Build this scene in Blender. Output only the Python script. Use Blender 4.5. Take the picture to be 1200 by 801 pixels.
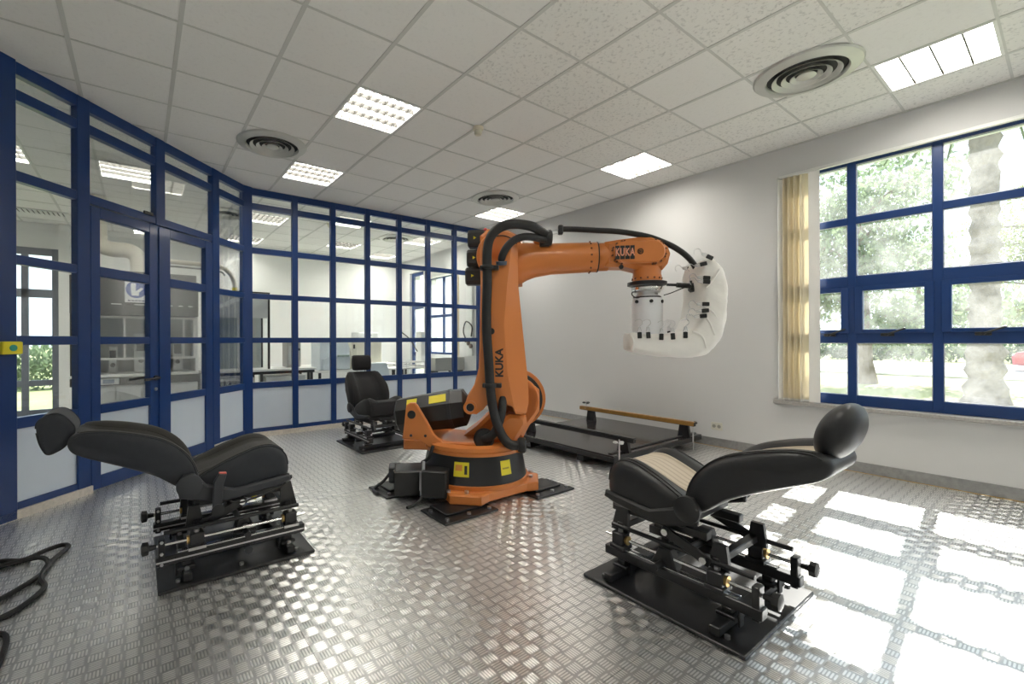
import bpy, bmesh, math, random
from mathutils import Vector, Matrix, Euler
random.seed(7)
PI = math.pi
S = bpy.context.scene
for o in list(bpy.data.objects): bpy.data.objects.remove(o)
COL = S.collection

# ------------------------------------------------------------------ camera
YAW, ROLL, CAMH = .6194, -.0039, 1.265
cam = bpy.data.cameras.new('camera'); camo = bpy.data.objects.new('camera', cam); COL.objects.link(camo)
cam.sensor_width = 36; cam.lens = 519.8 / 1200 * 36
cam.shift_x = (600 - 534) / 1200; cam.shift_y = -(400.5 - 398.7) / 1200
cam.clip_start = .05; cam.clip_end = 500
camo.matrix_world = Matrix.Translation((0, 0, CAMH)) @ (Matrix.Rotation(-YAW, 4, 'Z') @ Matrix.Rotation(PI / 2, 4, 'X') @ Matrix.Rotation(ROLL, 4, 'Z'))
S.camera = camo
# ------------------------------------------------------------------ world, sun, exposure
W = bpy.data.worlds.new('world'); S.world = W; W.use_nodes = True
bg = W.node_tree.nodes['Background']; bg.inputs[0].default_value = (.74, .87, 1.0, 1); bg.inputs[1].default_value = 1.5
sun = bpy.data.lights.new('sun', 'SUN'); sun.energy = 9.0; sun.angle = math.radians(.6); sun.color = (1, .96, .9)
suno = bpy.data.objects.new('sun', sun); COL.objects.link(suno)
suno.rotation_euler = Vector((-1.2, -.1, -1)).to_track_quat('-Z', 'Y').to_euler()
suno.location = (12, 1, 8)
vs = S.view_settings; vs.view_transform = 'Standard'; vs.look = 'None'; vs.gamma = 1; vs.use_curve_mapping = False
vs.exposure = 0.72
LAMP = 15.0

# ------------------------------------------------------------------ materials
class NT:
    def __init__(s, name):
        s.m = bpy.data.materials.new(name); s.m.use_nodes = True; s.t = s.m.node_tree
        s.b = s.t.nodes['Principled BSDF']; s.out = s.t.nodes['Material Output']
    def n(s, typ, **kw):
        x = s.t.nodes.new(typ)
        for k, v in kw.items(): setattr(x, k, v)
        return x
    def l(s, a, b): s.t.links.new(a, b)
    def put(s, sock, v):
        if hasattr(v, 'is_output'): s.l(v, sock)
        else: sock.default_value = v
    def m_(s, op, a, b=0.0, c=0.0):
        x = s.n('ShaderNodeMath', operation=op); s.put(x.inputs[0], a); s.put(x.inputs[1], b); s.put(x.inputs[2], c)
        return x.outputs[0]
    def mix(s, f, a, b):
        x = s.n('ShaderNodeMix', data_type='RGBA'); s.put(x.inputs[0], f); s.put(x.inputs[6], a); s.put(x.inputs[7], b)
        return x.outputs[2]
    def noise(s, scale, detail=3, coord='Object', rough=.5, vec=None):
        x = s.n('ShaderNodeTexNoise'); x.inputs['Scale'].default_value = scale; x.inputs['Detail'].default_value = detail
        x.inputs['Roughness'].default_value = rough
        if vec is None: vec = s.n('ShaderNodeTexCoord').outputs[coord]
        s.l(vec, x.inputs['Vector']); return x.outputs['Fac']
    def ramp(s, f, p0, p1, c0=(0, 0, 0, 1), c1=(1, 1, 1, 1)):
        x = s.n('ShaderNodeValToRGB'); s.l(f, x.inputs[0]); e = x.color_ramp.elements
        e[0].position, e[1].position, e[0].color, e[1].color = p0, p1, c0, c1; return x.outputs[0]
    def bump(s, h, strength=.3, dist=.01):
        x = s.n('ShaderNodeBump'); x.inputs['Strength'].default_value = strength; x.inputs['Distance'].default_value = dist
        s.l(h, x.inputs['Height']); s.l(x.outputs[0], s.b.inputs['Normal'])
MATS = {}
def C4(c): return (c[0], c[1], c[2], 1)
def mat(name, col, rough=.5, metal=0.0, var=.06, vscale=8, bump=0.0, bscale=60, spec=None, emit=None, coat=0, sheen=0):
    if name in MATS: return MATS[name]
    g = NT(name); b = g.b
    f = g.noise(vscale, 4)
    d = [max(0, x * (1 - var)) for x in col]; u = [min(1, x * (1 + var)) for x in col]
    g.l(g.mix(f, C4(d), C4(u)), b.inputs['Base Color'])
    b.inputs['Roughness'].default_value = rough; b.inputs['Metallic'].default_value = metal
    if spec is not None: b.inputs['Specular IOR Level'].default_value = spec
    if coat: b.inputs['Coat Weight'].default_value = coat; b.inputs['Coat Roughness'].default_value = .08
    if sheen: b.inputs['Sheen Weight'].default_value = sheen
    if emit: b.inputs['Emission Color'].default_value = C4(emit[0]); b.inputs['Emission Strength'].default_value = emit[1]
    if bump: g.bump(g.noise(bscale, 3), bump, .004)
    MATS[name] = g.m; return g.m
def glass(name, tint=(.93, .97, .96), haze=0.0, refl=1.0):
    g = NT(name); t = g.t; t.nodes.remove(g.b)
    tr = g.n('ShaderNodeBsdfTransparent'); tr.inputs[0].default_value = C4(tint)
    gl = g.n('ShaderNodeBsdfGlossy'); gl.inputs['Roughness'].default_value = .01; gl.inputs[0].default_value = (1, 1, 1, 1)
    fr = g.n('ShaderNodeFresnel'); fr.inputs[0].default_value = 1.45
    f = g.m_('MULTIPLY', fr.outputs[0], refl * .7)
    mx = g.n('ShaderNodeMixShader'); g.l(f, mx.inputs[0]); g.l(tr.outputs[0], mx.inputs[1]); g.l(gl.outputs[0], mx.inputs[2])
    o = mx.outputs[0]
    if haze:
        df = g.n('ShaderNodeBsdfTranslucent'); df.inputs[0].default_value = (.95, .95, .95, 1)
        m2 = g.n('ShaderNodeMixShader'); d = g.noise(3.5, 5, rough=.65)
        g.l(g.m_('MULTIPLY', g.ramp(d, .3, .75), haze), m2.inputs[0]); g.l(o, m2.inputs[1]); g.l(df.outputs[0], m2.inputs[2]); o = m2.outputs[0]
    g.l(o, g.out.inputs[0]); MATS[name] = g.m; return g.m

def tread_mat():
    g = NT('tread_plate'); b = g.b; cell = .058
    geo = g.n('ShaderNodeNewGeometry'); sp = g.n('ShaderNodeSeparateXYZ'); g.l(geo.outputs['Position'], sp.inputs[0])
    px = g.m_('DIVIDE', sp.outputs[0], cell); py = g.m_('DIVIDE', sp.outputs[1], cell)
    ch = g.m_('FLOORED_MODULO', g.m_('ADD', g.m_('FLOOR', px), g.m_('FLOOR', py)), 2.0)
    u = g.m_('SUBTRACT', g.m_('FRACT', px), .5); v = g.m_('SUBTRACT', g.m_('FRACT', py), .5)
    s = g.m_('ADD', u, g.m_('MULTIPLY', ch, g.m_('SUBTRACT', v, u)))
    t = g.m_('ADD', v, g.m_('MULTIPLY', ch, g.m_('SUBTRACT', u, v)))
    q = g.m_('SUBTRACT', g.m_('FRACT', g.m_('MULTIPLY', g.m_('ADD', s, .5), 5.0)), .5)
    a = g.m_('POWER', g.m_('MULTIPLY', q, 2.7), 2.0); c = g.m_('POWER', g.m_('MULTIPLY', t, 2.55), 2.0)
    h = g.m_('MAXIMUM', g.m_('SUBTRACT', g.m_('SUBTRACT', 1.0, a), g.m_('POWER', c, 3.0)), 0.0)
    bm = g.n('ShaderNodeBump'); bm.inputs['Strength'].default_value = 1.0; bm.inputs['Distance'].default_value = .00035
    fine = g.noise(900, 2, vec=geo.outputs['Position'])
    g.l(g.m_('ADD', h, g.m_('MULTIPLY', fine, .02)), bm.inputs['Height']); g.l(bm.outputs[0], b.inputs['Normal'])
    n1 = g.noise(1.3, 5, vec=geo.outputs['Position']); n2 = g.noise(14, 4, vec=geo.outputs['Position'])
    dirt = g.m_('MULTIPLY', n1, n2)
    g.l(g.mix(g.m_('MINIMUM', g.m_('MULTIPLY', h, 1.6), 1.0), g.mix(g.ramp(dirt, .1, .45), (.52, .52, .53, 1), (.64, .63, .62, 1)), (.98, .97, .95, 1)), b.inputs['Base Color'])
    b.inputs['Metallic'].default_value = .88
    inb = g.m_('MULTIPLY', g.m_('LESS_THAN', g.m_('ABSOLUTE', s), .47), g.m_('LESS_THAN', g.m_('ABSOLUTE', t), .40))
    tv = g.n('ShaderNodeCombineXYZ'); g.l(g.m_('SUBTRACT', 1.0, ch), tv.inputs[0]); g.l(ch, tv.inputs[1])
    g.l(g.m_('MULTIPLY', inb, .92), b.inputs['Anisotropic']); g.l(tv.outputs[0], b.inputs['Tangent'])
    g.l(g.m_('ADD', .32, g.m_('MULTIPLY', n2, .08)), b.inputs['Roughness'])
    MATS['tread'] = g.m; return g.m
SKIRT = None
TREAD = tread_mat()
def tile_mat(name, fis, base):
    g = NT(name); b = g.b
    co = g.n('ShaderNodeNewGeometry').outputs['Position']
    vn = g.n('ShaderNodeTexVoronoi'); vn.inputs['Scale'].default_value = 75; g.l(co, vn.inputs['Vector'])
    n = g.noise(38, 6, rough=.7, vec=co)
    sp = g.ramp(n, .54, .62)
    big = g.noise(1.1, 3, vec=co)
    c1 = g.mix(big, C4([x * .96 for x in base]), C4(base))
    g.l(g.mix(g.m_('MULTIPLY', sp, fis), c1, C4([x * .62 for x in base])), b.inputs['Base Color'])
    b.inputs['Roughness'].default_value = .95
    g.bump(g.m_('ADD', n, g.m_('MULTIPLY', vn.outputs['Distance'], .3)), .25, .004)
    MATS[name] = g.m; return g.m
TILE_F = tile_mat('tile_fissured', .6, (.86, .85, .815)); TILE_P = tile_mat('tile_plain', .12, (.87, .86, .835))
TBAR = mat('grid_metal', (.62, .62, .59), .5)
WALLW = mat('wall_white', (.70, .70, .70), .9, var=.02, vscale=2, bump=.08, bscale=140)
LABW = mat('lab_wall', (.90, .90, .89), .9, var=.02, vscale=2)
BLUE = mat('blue_paint', (.004, .036, .165), .3, var=.08, coat=.15)
BLUEW = mat('blue_window_paint', (.006, .04, .17), .35, var=.08, coat=.1)
PANEL = mat('white_panel', (.60, .68, .78), .35, var=.03)
STONE = mat('plinth_stone', (.62, .58, .52), .35, var=.3, vscale=45)
SILL = mat('sill_stone', (.42, .40, .38), .3, var=.5, vscale=60)
ORANGE = mat('robot_orange', (.70, .225, .05), .38, var=.05, vscale=3, bump=.05, bscale=90, coat=.25)
BLACKP = mat('black_plastic', (.018, .018, .019), .42, var=.2)
BLACKM = mat('black_metal', (.013, .013, .015), .34, var=.25, spec=.6)
RUBBER = mat('black_hose', (.016, .016, .017), .5, var=.2, bump=.3, bscale=120)
STEEL = mat('steel', (.62, .62, .63), .28, 1.0)
CHROME = mat('bright_steel', (.82, .82, .82), .15, 1.0)
WHITEP = mat('white_paint', (.82, .83, .86), .35, var=.03)
YELLOW = mat('yellow_label', (.85, .72, .03), .5, var=.05)
CLOTH = mat('white_cloth', (.90, .88, .84), .95, var=.04, vscale=20, bump=.35, bscale=25, sheen=.3)
SEATS = mat('seat_side_cloth', (.030, .033, .040), .85, var=.15, vscale=30, bump=.15, bscale=400, sheen=.15)
SEATT = mat('seat_top_cloth', (.026, .024, .020), .9, var=.3, vscale=120, bump=.2, bscale=500, sheen=.15)
SEATK = mat('seat_black_cloth', (.012, .012, .014), .9, var=.2, vscale=50, bump=.2, bscale=400, sheen=.1)
LEATH = mat('seat_leather', (.017, .017, .019), .42, var=.2, vscale=40, bump=.12, bscale=300)
PLASTG = mat('grey_plastic', (.036, .038, .045), .5, var=.1)
BRASS = mat('brass', (.62, .42, .16), .35, 1.0)
WOODO = mat('ochre_bar', (.36, .19, .045), .35, var=.25, vscale=15)
GLOSSB = mat('black_gloss_board', (.035, .030, .032), .16, var=.2, spec=.7)
TAN = None
def stripe_mat():
    g = NT('tan_striped_fabric'); tc = g.n('ShaderNodeTexCoord'); sp = g.n('ShaderNodeSeparateXYZ'); g.l(tc.outputs['Object'], sp.inputs[0])
    s = g.m_('SINE', g.m_('MULTIPLY', sp.outputs[1], 150.0)); f = g.ramp(s, .2, .9)
    c = g.mix(g.m_('MULTIPLY', f, .45), (.60, .52, .42, 1), (.33, .26, .19, 1))
    g.l(c, g.b.inputs['Base Color']); g.b.inputs['Roughness'].default_value = .9; g.bump(g.noise(300, 2), .2, .002)
    return g.m
TAN = stripe_mat()
GLASS = glass('partition_glass', (.965, .985, .98), refl=.75); WGLASS = glass('window_glass', (.97, .985, .985), haze=.11, refl=.7)
LIGHTM = mat('lamp_tube_glow', (1, 1, 1), .5, emit=((1, .955, .86), LAMP))
FIN = mat('louvre_metal', (.80, .80, .78), .35, var=.02); FIND = mat('louvre_fin_dark', (.035, .033, .028), .5)

# ------------------------------------------------------------------ mesh helpers
class MB:
    def __init__(s, T=None): s.v = []; s.f = []; s.T = T
    def add(s, vs, fs):
        o = len(s.v); s.v += [tuple(p) for p in vs]; s.f += [tuple(i + o for i in f) for f in fs]; return s
    def box(s, x0, x1, y0, y1, z0, z1, b=0.0):
        if x1 < x0: x0, x1 = x1, x0
        if y1 < y0: y0, y1 = y1, y0
        if b <= 0 or min(x1 - x0, y1 - y0, z1 - z0) < 2.2 * b:
            vs = [(x, y, z) for z in (z0, z1) for y in (y0, y1) for x in (x0, x1)]
            return s.add(vs, [(0, 2, 3, 1), (4, 5, 7, 6), (0, 1, 5, 4), (2, 6, 7, 3), (0, 4, 6, 2), (1, 3, 7, 5)])
        def ring(z, i): return [(x0 + i + b, y0 + i, z), (x1 - i - b, y0 + i, z), (x1 - i, y0 + i + b, z), (x1 - i, y1 - i - b, z), (x1 - i - b, y1 - i, z), (x0 + i + b, y1 - i, z), (x0 + i, y1 - i - b, z), (x0 + i, y0 + i + b, z)]
        return s.loft([ring(z0, b), ring(z0 + b, 0), ring(z1 - b, 0), ring(z1, b)])
    def obox(s, M, sx, sy, sz, b=0.0):
        t = MB().box(-sx / 2, sx / 2, -sy / 2, sy / 2, -sz / 2, sz / 2, b); return s.add([M @ Vector(p) for p in t.v], t.f)
    def loft(s, rings, cap=True, closed=True):
        n = len(rings[0]); vs = [p for r in rings for p in r]; fs = []
        for i in range(len(rings) - 1):
            for j in range(n if closed else n - 1):
                k = (j + 1) % n; fs.append((i * n + j, i * n + k, (i + 1) * n + k, (i + 1) * n + j))
        if cap: fs += [tuple(range(n - 1, -1, -1)), tuple((len(rings) - 1) * n + j for j in range(n))]
        return s.add(vs, fs)
    def cyl(s, p0, p1, r0, r1=None, n=20, cap=True):
        r1 = r0 if r1 is None else r1; p0, p1 = Vector(p0), Vector(p1); q = (p1 - p0).to_track_quat('Z', 'Y')
        R = lambda c, r: [c + q @ Vector((r * math.cos(2 * PI * i / n), r * math.sin(2 * PI * i / n), 0)) for i in range(n)]
        return s.loft([R(p0, r0), R(p1, r1)], cap)
    def lathe(s, prof, org=(0, 0, 0), axis=(0, 0, 1), n=32, cap=True, a0=0, a1=2 * PI):
        q = Vector(axis).to_track_quat('Z', 'Y'); o = Vector(org); full = abs(a1 - a0 - 2 * PI) < 1e-6
        m = n if full else n + 1
        return s.loft([[o + q @ Vector((r * math.cos(a0 + (a1 - a0) * i / n), r * math.sin(a0 + (a1 - a0) * i / n), h)) for i in range(m)] for r, h in prof], cap and full, full)
    def tube(s, pts, r, n=10, sub=6, cap=True):
        P = [Vector(p) for p in pts]
        if sub > 1 and len(P) > 2:
            Q = []
            for i in range(len(P) - 1):
                a, b, c, d = P[max(i - 1, 0)], P[i], P[i + 1], P[min(i + 2, len(P) - 1)]
                for k in range(sub):
                    t = k / sub; Q.append(.5 * ((2 * b) + (c - a) * t + (2 * a - 5 * b + 4 * c - d) * t * t + (3 * b - a - 3 * c + d) * t ** 3))
            P = Q + [P[-1]]
        rings = []; up = None
        for i, p in enumerate(P):
            d = (P[min(i + 1, len(P) - 1)] - P[max(i - 1, 0)]).normalized()
            if up is None: up = d.orthogonal().normalized()
            up = (up - d * up.dot(d)).normalized(); sd = d.cross(up)
            rings.append([p + r * (math.cos(2 * PI * k / n) * up + math.sin(2 * PI * k / n) * sd) for k in range(n)])
        return s.loft(rings, cap)
    def prism(s, poly, d0, d1, plane='xz', inset=0.0, cham=0.0):
        def M(p, d): return {'xz': (p[0], d, p[1]), 'yz': (d, p[0], p[1]), 'xy': (p[0], p[1], d)}[plane]
        if cham <= 0: return s.loft([[M(p, d0) for p in poly], [M(p, d1) for p in poly]])
        sg = 1 if d1 > d0 else -1; q = inset_poly(poly, inset or cham)
        return s.loft([[M(p, d0) for p in q], [M(p, d0 + sg * cham) for p in poly], [M(p, d1 - sg * cham) for p in poly], [M(p, d1) for p in q]])
    def ell(s, c, rx, ry, rz, nu=14, nv=9):
        rings = []
        for i in range(nv + 1):
            t = -PI / 2 + PI * i / nv; k = max(math.cos(t), .02)
            rings.append([(c[0] + rx * k * math.cos(2 * PI * j / nu), c[1] + ry * k * math.sin(2 * PI * j / nu), c[2] + rz * math.sin(t)) for j in range(nu)])
        return s.loft(rings)
    def mesh(s, name, m, angle=35):
        me = bpy.data.meshes.new(name); vs = s.v
        if s.T is not None: vs = [tuple(s.T @ Vector(p)) for p in vs]
        me.from_pydata([tuple(p) for p in vs], [], s.f)
        bm = bmesh.new(); bm.from_mesh(me); bmesh.ops.recalc_face_normals(bm, faces=bm.faces[:]); bm.to_mesh(me); bm.free()
        me.polygons.foreach_set('use_smooth', [True] * len(me.polygons)); me.set_sharp_from_angle(angle=math.radians(angle))
        me.materials.append(m); return me
    def build(s, name, m, parent=None, angle=35, loc=None):
        return obj(name, s.mesh(name, m, angle), parent, loc)
def obj(name, me, parent=None, loc=None, rz=0):
    o = bpy.data.objects.new(name, me); COL.objects.link(o)
    if parent: o.parent = parent
    if loc is not None: o.location = loc
    if rz: o.rotation_euler = (0, 0, rz)
    return o
def inset_poly(poly, d):
    n = len(poly); A = sum(poly[i][0] * poly[(i + 1) % n][1] - poly[(i + 1) % n][0] * poly[i][1] for i in range(n)); sg = 1 if A > 0 else -1
    out = []
    for i in range(n):
        a, b, c = Vector(poly[i - 1]), Vector(poly[i]), Vector(poly[(i + 1) % n])
        e1 = (b - a).normalized(); e2 = (c - b).normalized(); n1 = Vector((-e1.y, e1.x)) * sg; n2 = Vector((-e2.y, e2.x)) * sg
        m = n1 + n2; k = max(m.dot(n1), .35) if m.length > 1e-6 else 1
        out.append(tuple(b + m * (d / k)))
    return out
def spline(pts, sub=4, closed=True):
    n = len(pts); P = [Vector(p) for p in pts]; Q = []
    for i in range(n if closed else n - 1):
        g = (lambda k: P[k % n]) if closed else (lambda k: P[min(max(k, 0), n - 1)])
        a, b, c, d = g(i - 1), g(i), g(i + 1), g(i + 2)
        for k in range(sub):
            t = k / sub; Q.append(tuple(.5 * ((2 * b) + (c - a) * t + (2 * a - 5 * b + 4 * c - d) * t * t + (3 * b - a - 3 * c + d) * t ** 3)))
    if not closed: Q.append(tuple(P[-1]))
    return Q
def tag(o, label, cat, group=None, kind=None):
    o['label'] = label; o['category'] = cat
    if group: o['group'] = group
    if kind: o['kind'] = kind
    return o
def thing(name, label, cat, loc=(0, 0, 0), rz=0, group=None, kind=None):
    o = obj(name, None, None, loc, rz); o.empty_display_size = .2; return tag(o, label, cat, group, kind)
def copy_tree(o, parent=None):
    c = o.copy(); COL.objects.link(c); c.parent = parent
    for ch in list(o.children): copy_tree(ch, c)
    return c
def text_mb(txt, size, depth, M, bold=0.0):
    cu = bpy.data.curves.new('lettering', 'FONT'); cu.body = txt; cu.size = size; cu.extrude = depth; cu.offset = bold; cu.resolution_u = 3; cu.align_x = 'CENTER'; cu.align_y = 'CENTER'
    o = bpy.data.objects.new('lettering', cu); COL.objects.link(o); dg = bpy.context.evaluated_depsgraph_get(); dg.update()
    me = bpy.data.meshes.new_from_object(o.evaluated_get(dg)); bpy.data.objects.remove(o); bpy.data.curves.remove(cu)
    mb = MB(); mb.add([M @ v.co for v in me.vertices], [tuple(p.vertices) for p in me.polygons]); bpy.data.meshes.remove(me); return mb
# ================================================================== the room
ZC = 3.279; XW = 5.56; YB = 6.33; DOFF = 5.18; YF = -5.5; XL = -.85
R2 = 2 ** .5
def clip_diag(poly, d):
    out = []
    for i in range(len(poly)):
        a, b = poly[i - 1], poly[i]; fa, fb = a[1] - a[0] - d, b[1] - b[0] - d
        if (fa <= 0) != (fb <= 0): t = fa / (fa - fb); out.append((a[0] + t * (b[0] - a[0]), a[1] + t * (b[1] - a[1])))
        if fb <= 0: out.append(b)
    return out
# ---- floor of tread plates
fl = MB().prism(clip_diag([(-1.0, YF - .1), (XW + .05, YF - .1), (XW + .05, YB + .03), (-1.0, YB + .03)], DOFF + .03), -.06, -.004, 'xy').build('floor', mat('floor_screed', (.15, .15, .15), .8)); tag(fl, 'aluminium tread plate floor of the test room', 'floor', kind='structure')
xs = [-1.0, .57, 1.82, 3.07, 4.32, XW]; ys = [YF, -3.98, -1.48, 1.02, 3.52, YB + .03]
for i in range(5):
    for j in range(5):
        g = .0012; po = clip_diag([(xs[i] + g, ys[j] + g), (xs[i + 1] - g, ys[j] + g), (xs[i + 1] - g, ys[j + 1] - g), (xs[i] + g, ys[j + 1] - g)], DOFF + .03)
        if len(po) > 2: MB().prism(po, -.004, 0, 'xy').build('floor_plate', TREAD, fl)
# ---- ceiling
ce = MB().box(-3.6, XW + .3, YF - .3, 10.7, ZC + .12, ZC + .2).build('ceiling', WALLW); tag(ce, 'suspended ceiling of square white mineral tiles', 'ceiling', kind='structure')
GX, GY = -.383, 2.69
LIGHTS = {(3, 1): 'g', (3, 4): 'g', (8, 0): 's', (8, 4): 's', (8, -4): 's', (3, -3): 'g', (3, -8): 'g', (8, -8): 's', (3, 8): 'g', (0, 6): 's', (-2, 6): 'g', (-3, 9): 'g', (8, 8): 's', (3, 11): 'g', (6, 10): 'g', (5, 7): 's', (0, 10): 'g', (8, 11): 's'}  # laboratory lights from the far right part onward are added to brighten it
DIFF = [(7, -3), (2, 3), (7, 3), (7, 8), (2, 8)]
tm = {k: MB().box(.004, .596, .004, .596, ZC + .004, ZC + .02).mesh('ceiling_tile', k) for k in (TILE_F, TILE_P)}
for i in range(-5, 10):
    for j in range(-14, 13):
        if (i, j) in LIGHTS or (i, j) in DIFF: continue
        x, y = GX + .6 * i, GY + .6 * j
        if y < 4 and x < -1.1: continue
        m = TILE_F if (i >= 4 and j <= 0 and (i, j) not in ((6, -2), (7, -2), (8, -4), (4, 0), (5, 0), (7, -4))) else TILE_P
        w = min(.596, XW - x - .002); ok = w > .59 and y + .6 < 10.55
        if ok: obj('ceiling_tile', tm[m], ce, (x, y, 0))
        else: MB().box(.004, w, .004, min(.596, 10.5 - y), ZC + .004, ZC + .02).build('ceiling_tile', m, ce, loc=(x, y, 0))
for i in range(-5, 10):
    x = GX + .6 * i; MB().box(x - .014, x + .014, YF if x > -1.1 else 3.9, 10.5, ZC, ZC + .03).build('ceiling_runner', TBAR, ce)
for j in range(-13, 13):
    y = GY + .6 * j; MB().box(-1.1 if y < 4 else -3.5, XW, y - .008, y + .008, ZC + .0005, ZC + .03).build('cross_tee', TBAR, ce)
MB().box(XW - .03, XW, YF, 10.5, ZC - .002, ZC + .02).build('edge_trim', TBAR, ce)

def light_fixture(i, j, kind):
    x, y = GX + .6 * i, GY + .6 * j
    desc = {(3, 1): 'square louvred ceiling light nearest the middle of the room, warm white', (3, 4): 'square louvred ceiling light next to the blue partition corner', (8, 0): 'ceiling light with four glowing strips near the white wall above the robot hand',
            (8, 4): 'small looking ceiling light farthest back, above the robot elbow', (8, -4): 'bright ceiling light of four panes above the window', (3, -3): 'square louvred ceiling light above the camera', (3, -8): 'louvred ceiling light far behind the viewer', (8, -8): 'strip ceiling light behind the viewer by the window wall',
            (3, 8): 'square ceiling light in the laboratory behind the corner bay', (0, 6): 'pair of lit panels in the laboratory ceiling above the double door', (-2, 6): 'laboratory ceiling light seen at the upper left pane',
            (-3, 9): 'laboratory ceiling light above the grey glazed door', (8, 8): 'laboratory ceiling light near its window wall', (3, 11): 'rear laboratory ceiling light by the far wall', (6, 10): 'added ceiling light brightening the far right part of the laboratory', (5, 7): 'added ceiling light brightening the laboratory close behind the rear partition', (0, 10): 'added laboratory ceiling light above the hoods, brightening that side', (8, 11): 'added ceiling light brightening the far right corner of the laboratory'}[(i, j)]
    t = thing('ceiling_light', desc, 'ceiling light', (x, y, ZC), group='recessed ceiling lights')
    f = MB(); 
    for a in ((.004, .596, .004, .022), (.004, .596, .578, .596), (.004, .022, .022, .578), (.578, .596, .022, .578)): f.box(a[0], a[1], a[2], a[3], -.002, .06)
    f.build('frame', FIN, t)
    MB().box(.02, .58, .02, .58, .075, .085).build('housing', FIN, t)
    MB().box(.022, .578, .022, .578, .045, .05).build('lamp_panel', LIGHTM, t)
    if kind == 'g':
        for k in range(1, 4): MB().box(.022, .578, .6 * k / 4 - .004, .6 * k / 4 + .004, .0, .04).build('louvre_fin', FIND, t)
        for k in range(1, 8): MB().box(.6 * k / 8 - .0022, .6 * k / 8 + .0022, .022, .578, .0, .03).build('louvre_fin', FIND, t)
    else:
        for k in range(1, 4): MB().box(.022, .578, .6 * k / 4 - .005, .6 * k / 4 + .005, .0, .04).build('louvre_fin', FIND, t)
for (i, j), k in LIGHTS.items(): light_fixture(i, j, k)
DMET = mat('diffuser_metal', (.60, .60, .56), .4, .4, var=.08); DDARK = mat('diffuser_throat', (.05, .05, .05), .8)
dd = ['large round air diffuser in the ceiling left of the window light', 'round air diffuser in the ceiling beside the left blue partition', 'round air diffuser in the ceiling above the robot elbow', 'round laboratory air diffuser seen through the upper panes of the rear partition', 'round laboratory air diffuser seen beside the blue corner post']
for n, (i, j) in enumerate(DIFF):
    t = thing('air_diffuser', dd[n], 'air vent', (GX + .6 * i + .3, GY + .6 * j + .3, ZC), group='round ceiling air diffusers')
    MB().box(-.296, .296, -.296, .296, .006, .02).build('backing_tile', TILE_P, t)
    MB().lathe([(.335, .0), (.325, -.012), (.255, -.03), (.245, -.012), (.25, .004)], n=48, cap=False).build('rim', DMET, t)
    MB().lathe([(.25, .003), (.001, .0035)], n=32, cap=False).build('throat', DDARK, t)
    for r in (.215, .155, .10): MB().lathe([(r, -.034), (r - .004, -.034), (r - .032, -.008), (r - .03, -.006), (r, -.030)], n=40, cap=False).build('cone_ring', DMET, t)
    MB().lathe([(.001, -.03), (.05, -.033), (.062, -.026), (.05, -.012), (.001, -.008)], n=28).build('centre_cone', DMET, t)
for lx, ly, lab in ((GX + 3.0, GY + .6, 'small cream smoke detector on the ceiling in mid room'), (2.67, 7.45, 'small smoke detector on the laboratory ceiling behind the partition')):
    t = thing('smoke_detector', lab, 'smoke detector', (lx, ly, ZC), group='ceiling smoke detectors')
    cr = mat('cream_plastic', (.72, .68, .55), .5)
    MB().lathe([(.05, 0), (.05, -.02), (.042, -.028)], n=24).build('base', cr, t)
    MB().lathe([(.036, -.028), (.036, -.06), (.028, -.072), (.005, -.074)], n=24).build('sensor_head', cr, t)

# ---- right wall with window, lab window and lab door
def wall_boxes(y0, y1, z0, z1, holes):
    mb = MB(); yy = sorted({y0, y1} | {h[0] for h in holes} | {h[1] for h in holes})
    for a, b in zip(yy, yy[1:]):
        hs = sorted([(h[2], h[3]) for h in holes if h[0] <= a + 1e-6 and h[1] >= b - 1e-6]); z = z0
        for h in hs:
            if h[0] > z: mb.box(XW, XW + .3, a, b, z, h[0])
            z = h[1]
        if z < z1: mb.box(XW, XW + .3, a, b, z, z1)
    return mb
WY0, WY1, WZ0, WZ1 = -1.60, 1.86, .62, 2.985
wr = wall_boxes(YF - .3, 10.8, -.1, ZC + .25, [(WY0, WY1, WZ0, WZ1), (-5.2, -2.0, WZ0, WZ1), (7.75, 9.0, .95, 2.75), (9.12, 9.78, 0, 2.95)]).build('wall_right', WALLW)  # opening behind the viewer is added for more daylight
tag(wr, 'white plastered outer wall holding the big window', 'wall', kind='structure')
tag(MB().box(-1.1, XW + .3, YF - .3, YF, -.1, ZC + .25).build('wall_front', WALLW), 'white wall behind the viewer', 'wall', kind='structure')
tag(MB().box(XL - .25, XL, YF - .3, 4.2, -.1, ZC + .25).build('wall_left', WALLW), 'white wall at the left edge of the room', 'wall', kind='structure')
bb = thing('baseboard_right', 'tread plate skirting along the white window wall', 'skirting', kind='structure')
for k, (a, b) in enumerate(((YF, .1), (.1, 2.6), (2.6, YB - .04))): MB().box(XW - .012, XW, a + .001, b - .001, .0, .10).build('skirting_plate', mat('skirting_metal', (.36, .36, .36), .45, .6, var=.3, vscale=30, bump=.3, bscale=60), bb)
MB().box(XW - .016, XW - .012, YF, YB - .04, 0, .005).build('edge_strip', BRASS, bb)
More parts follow.
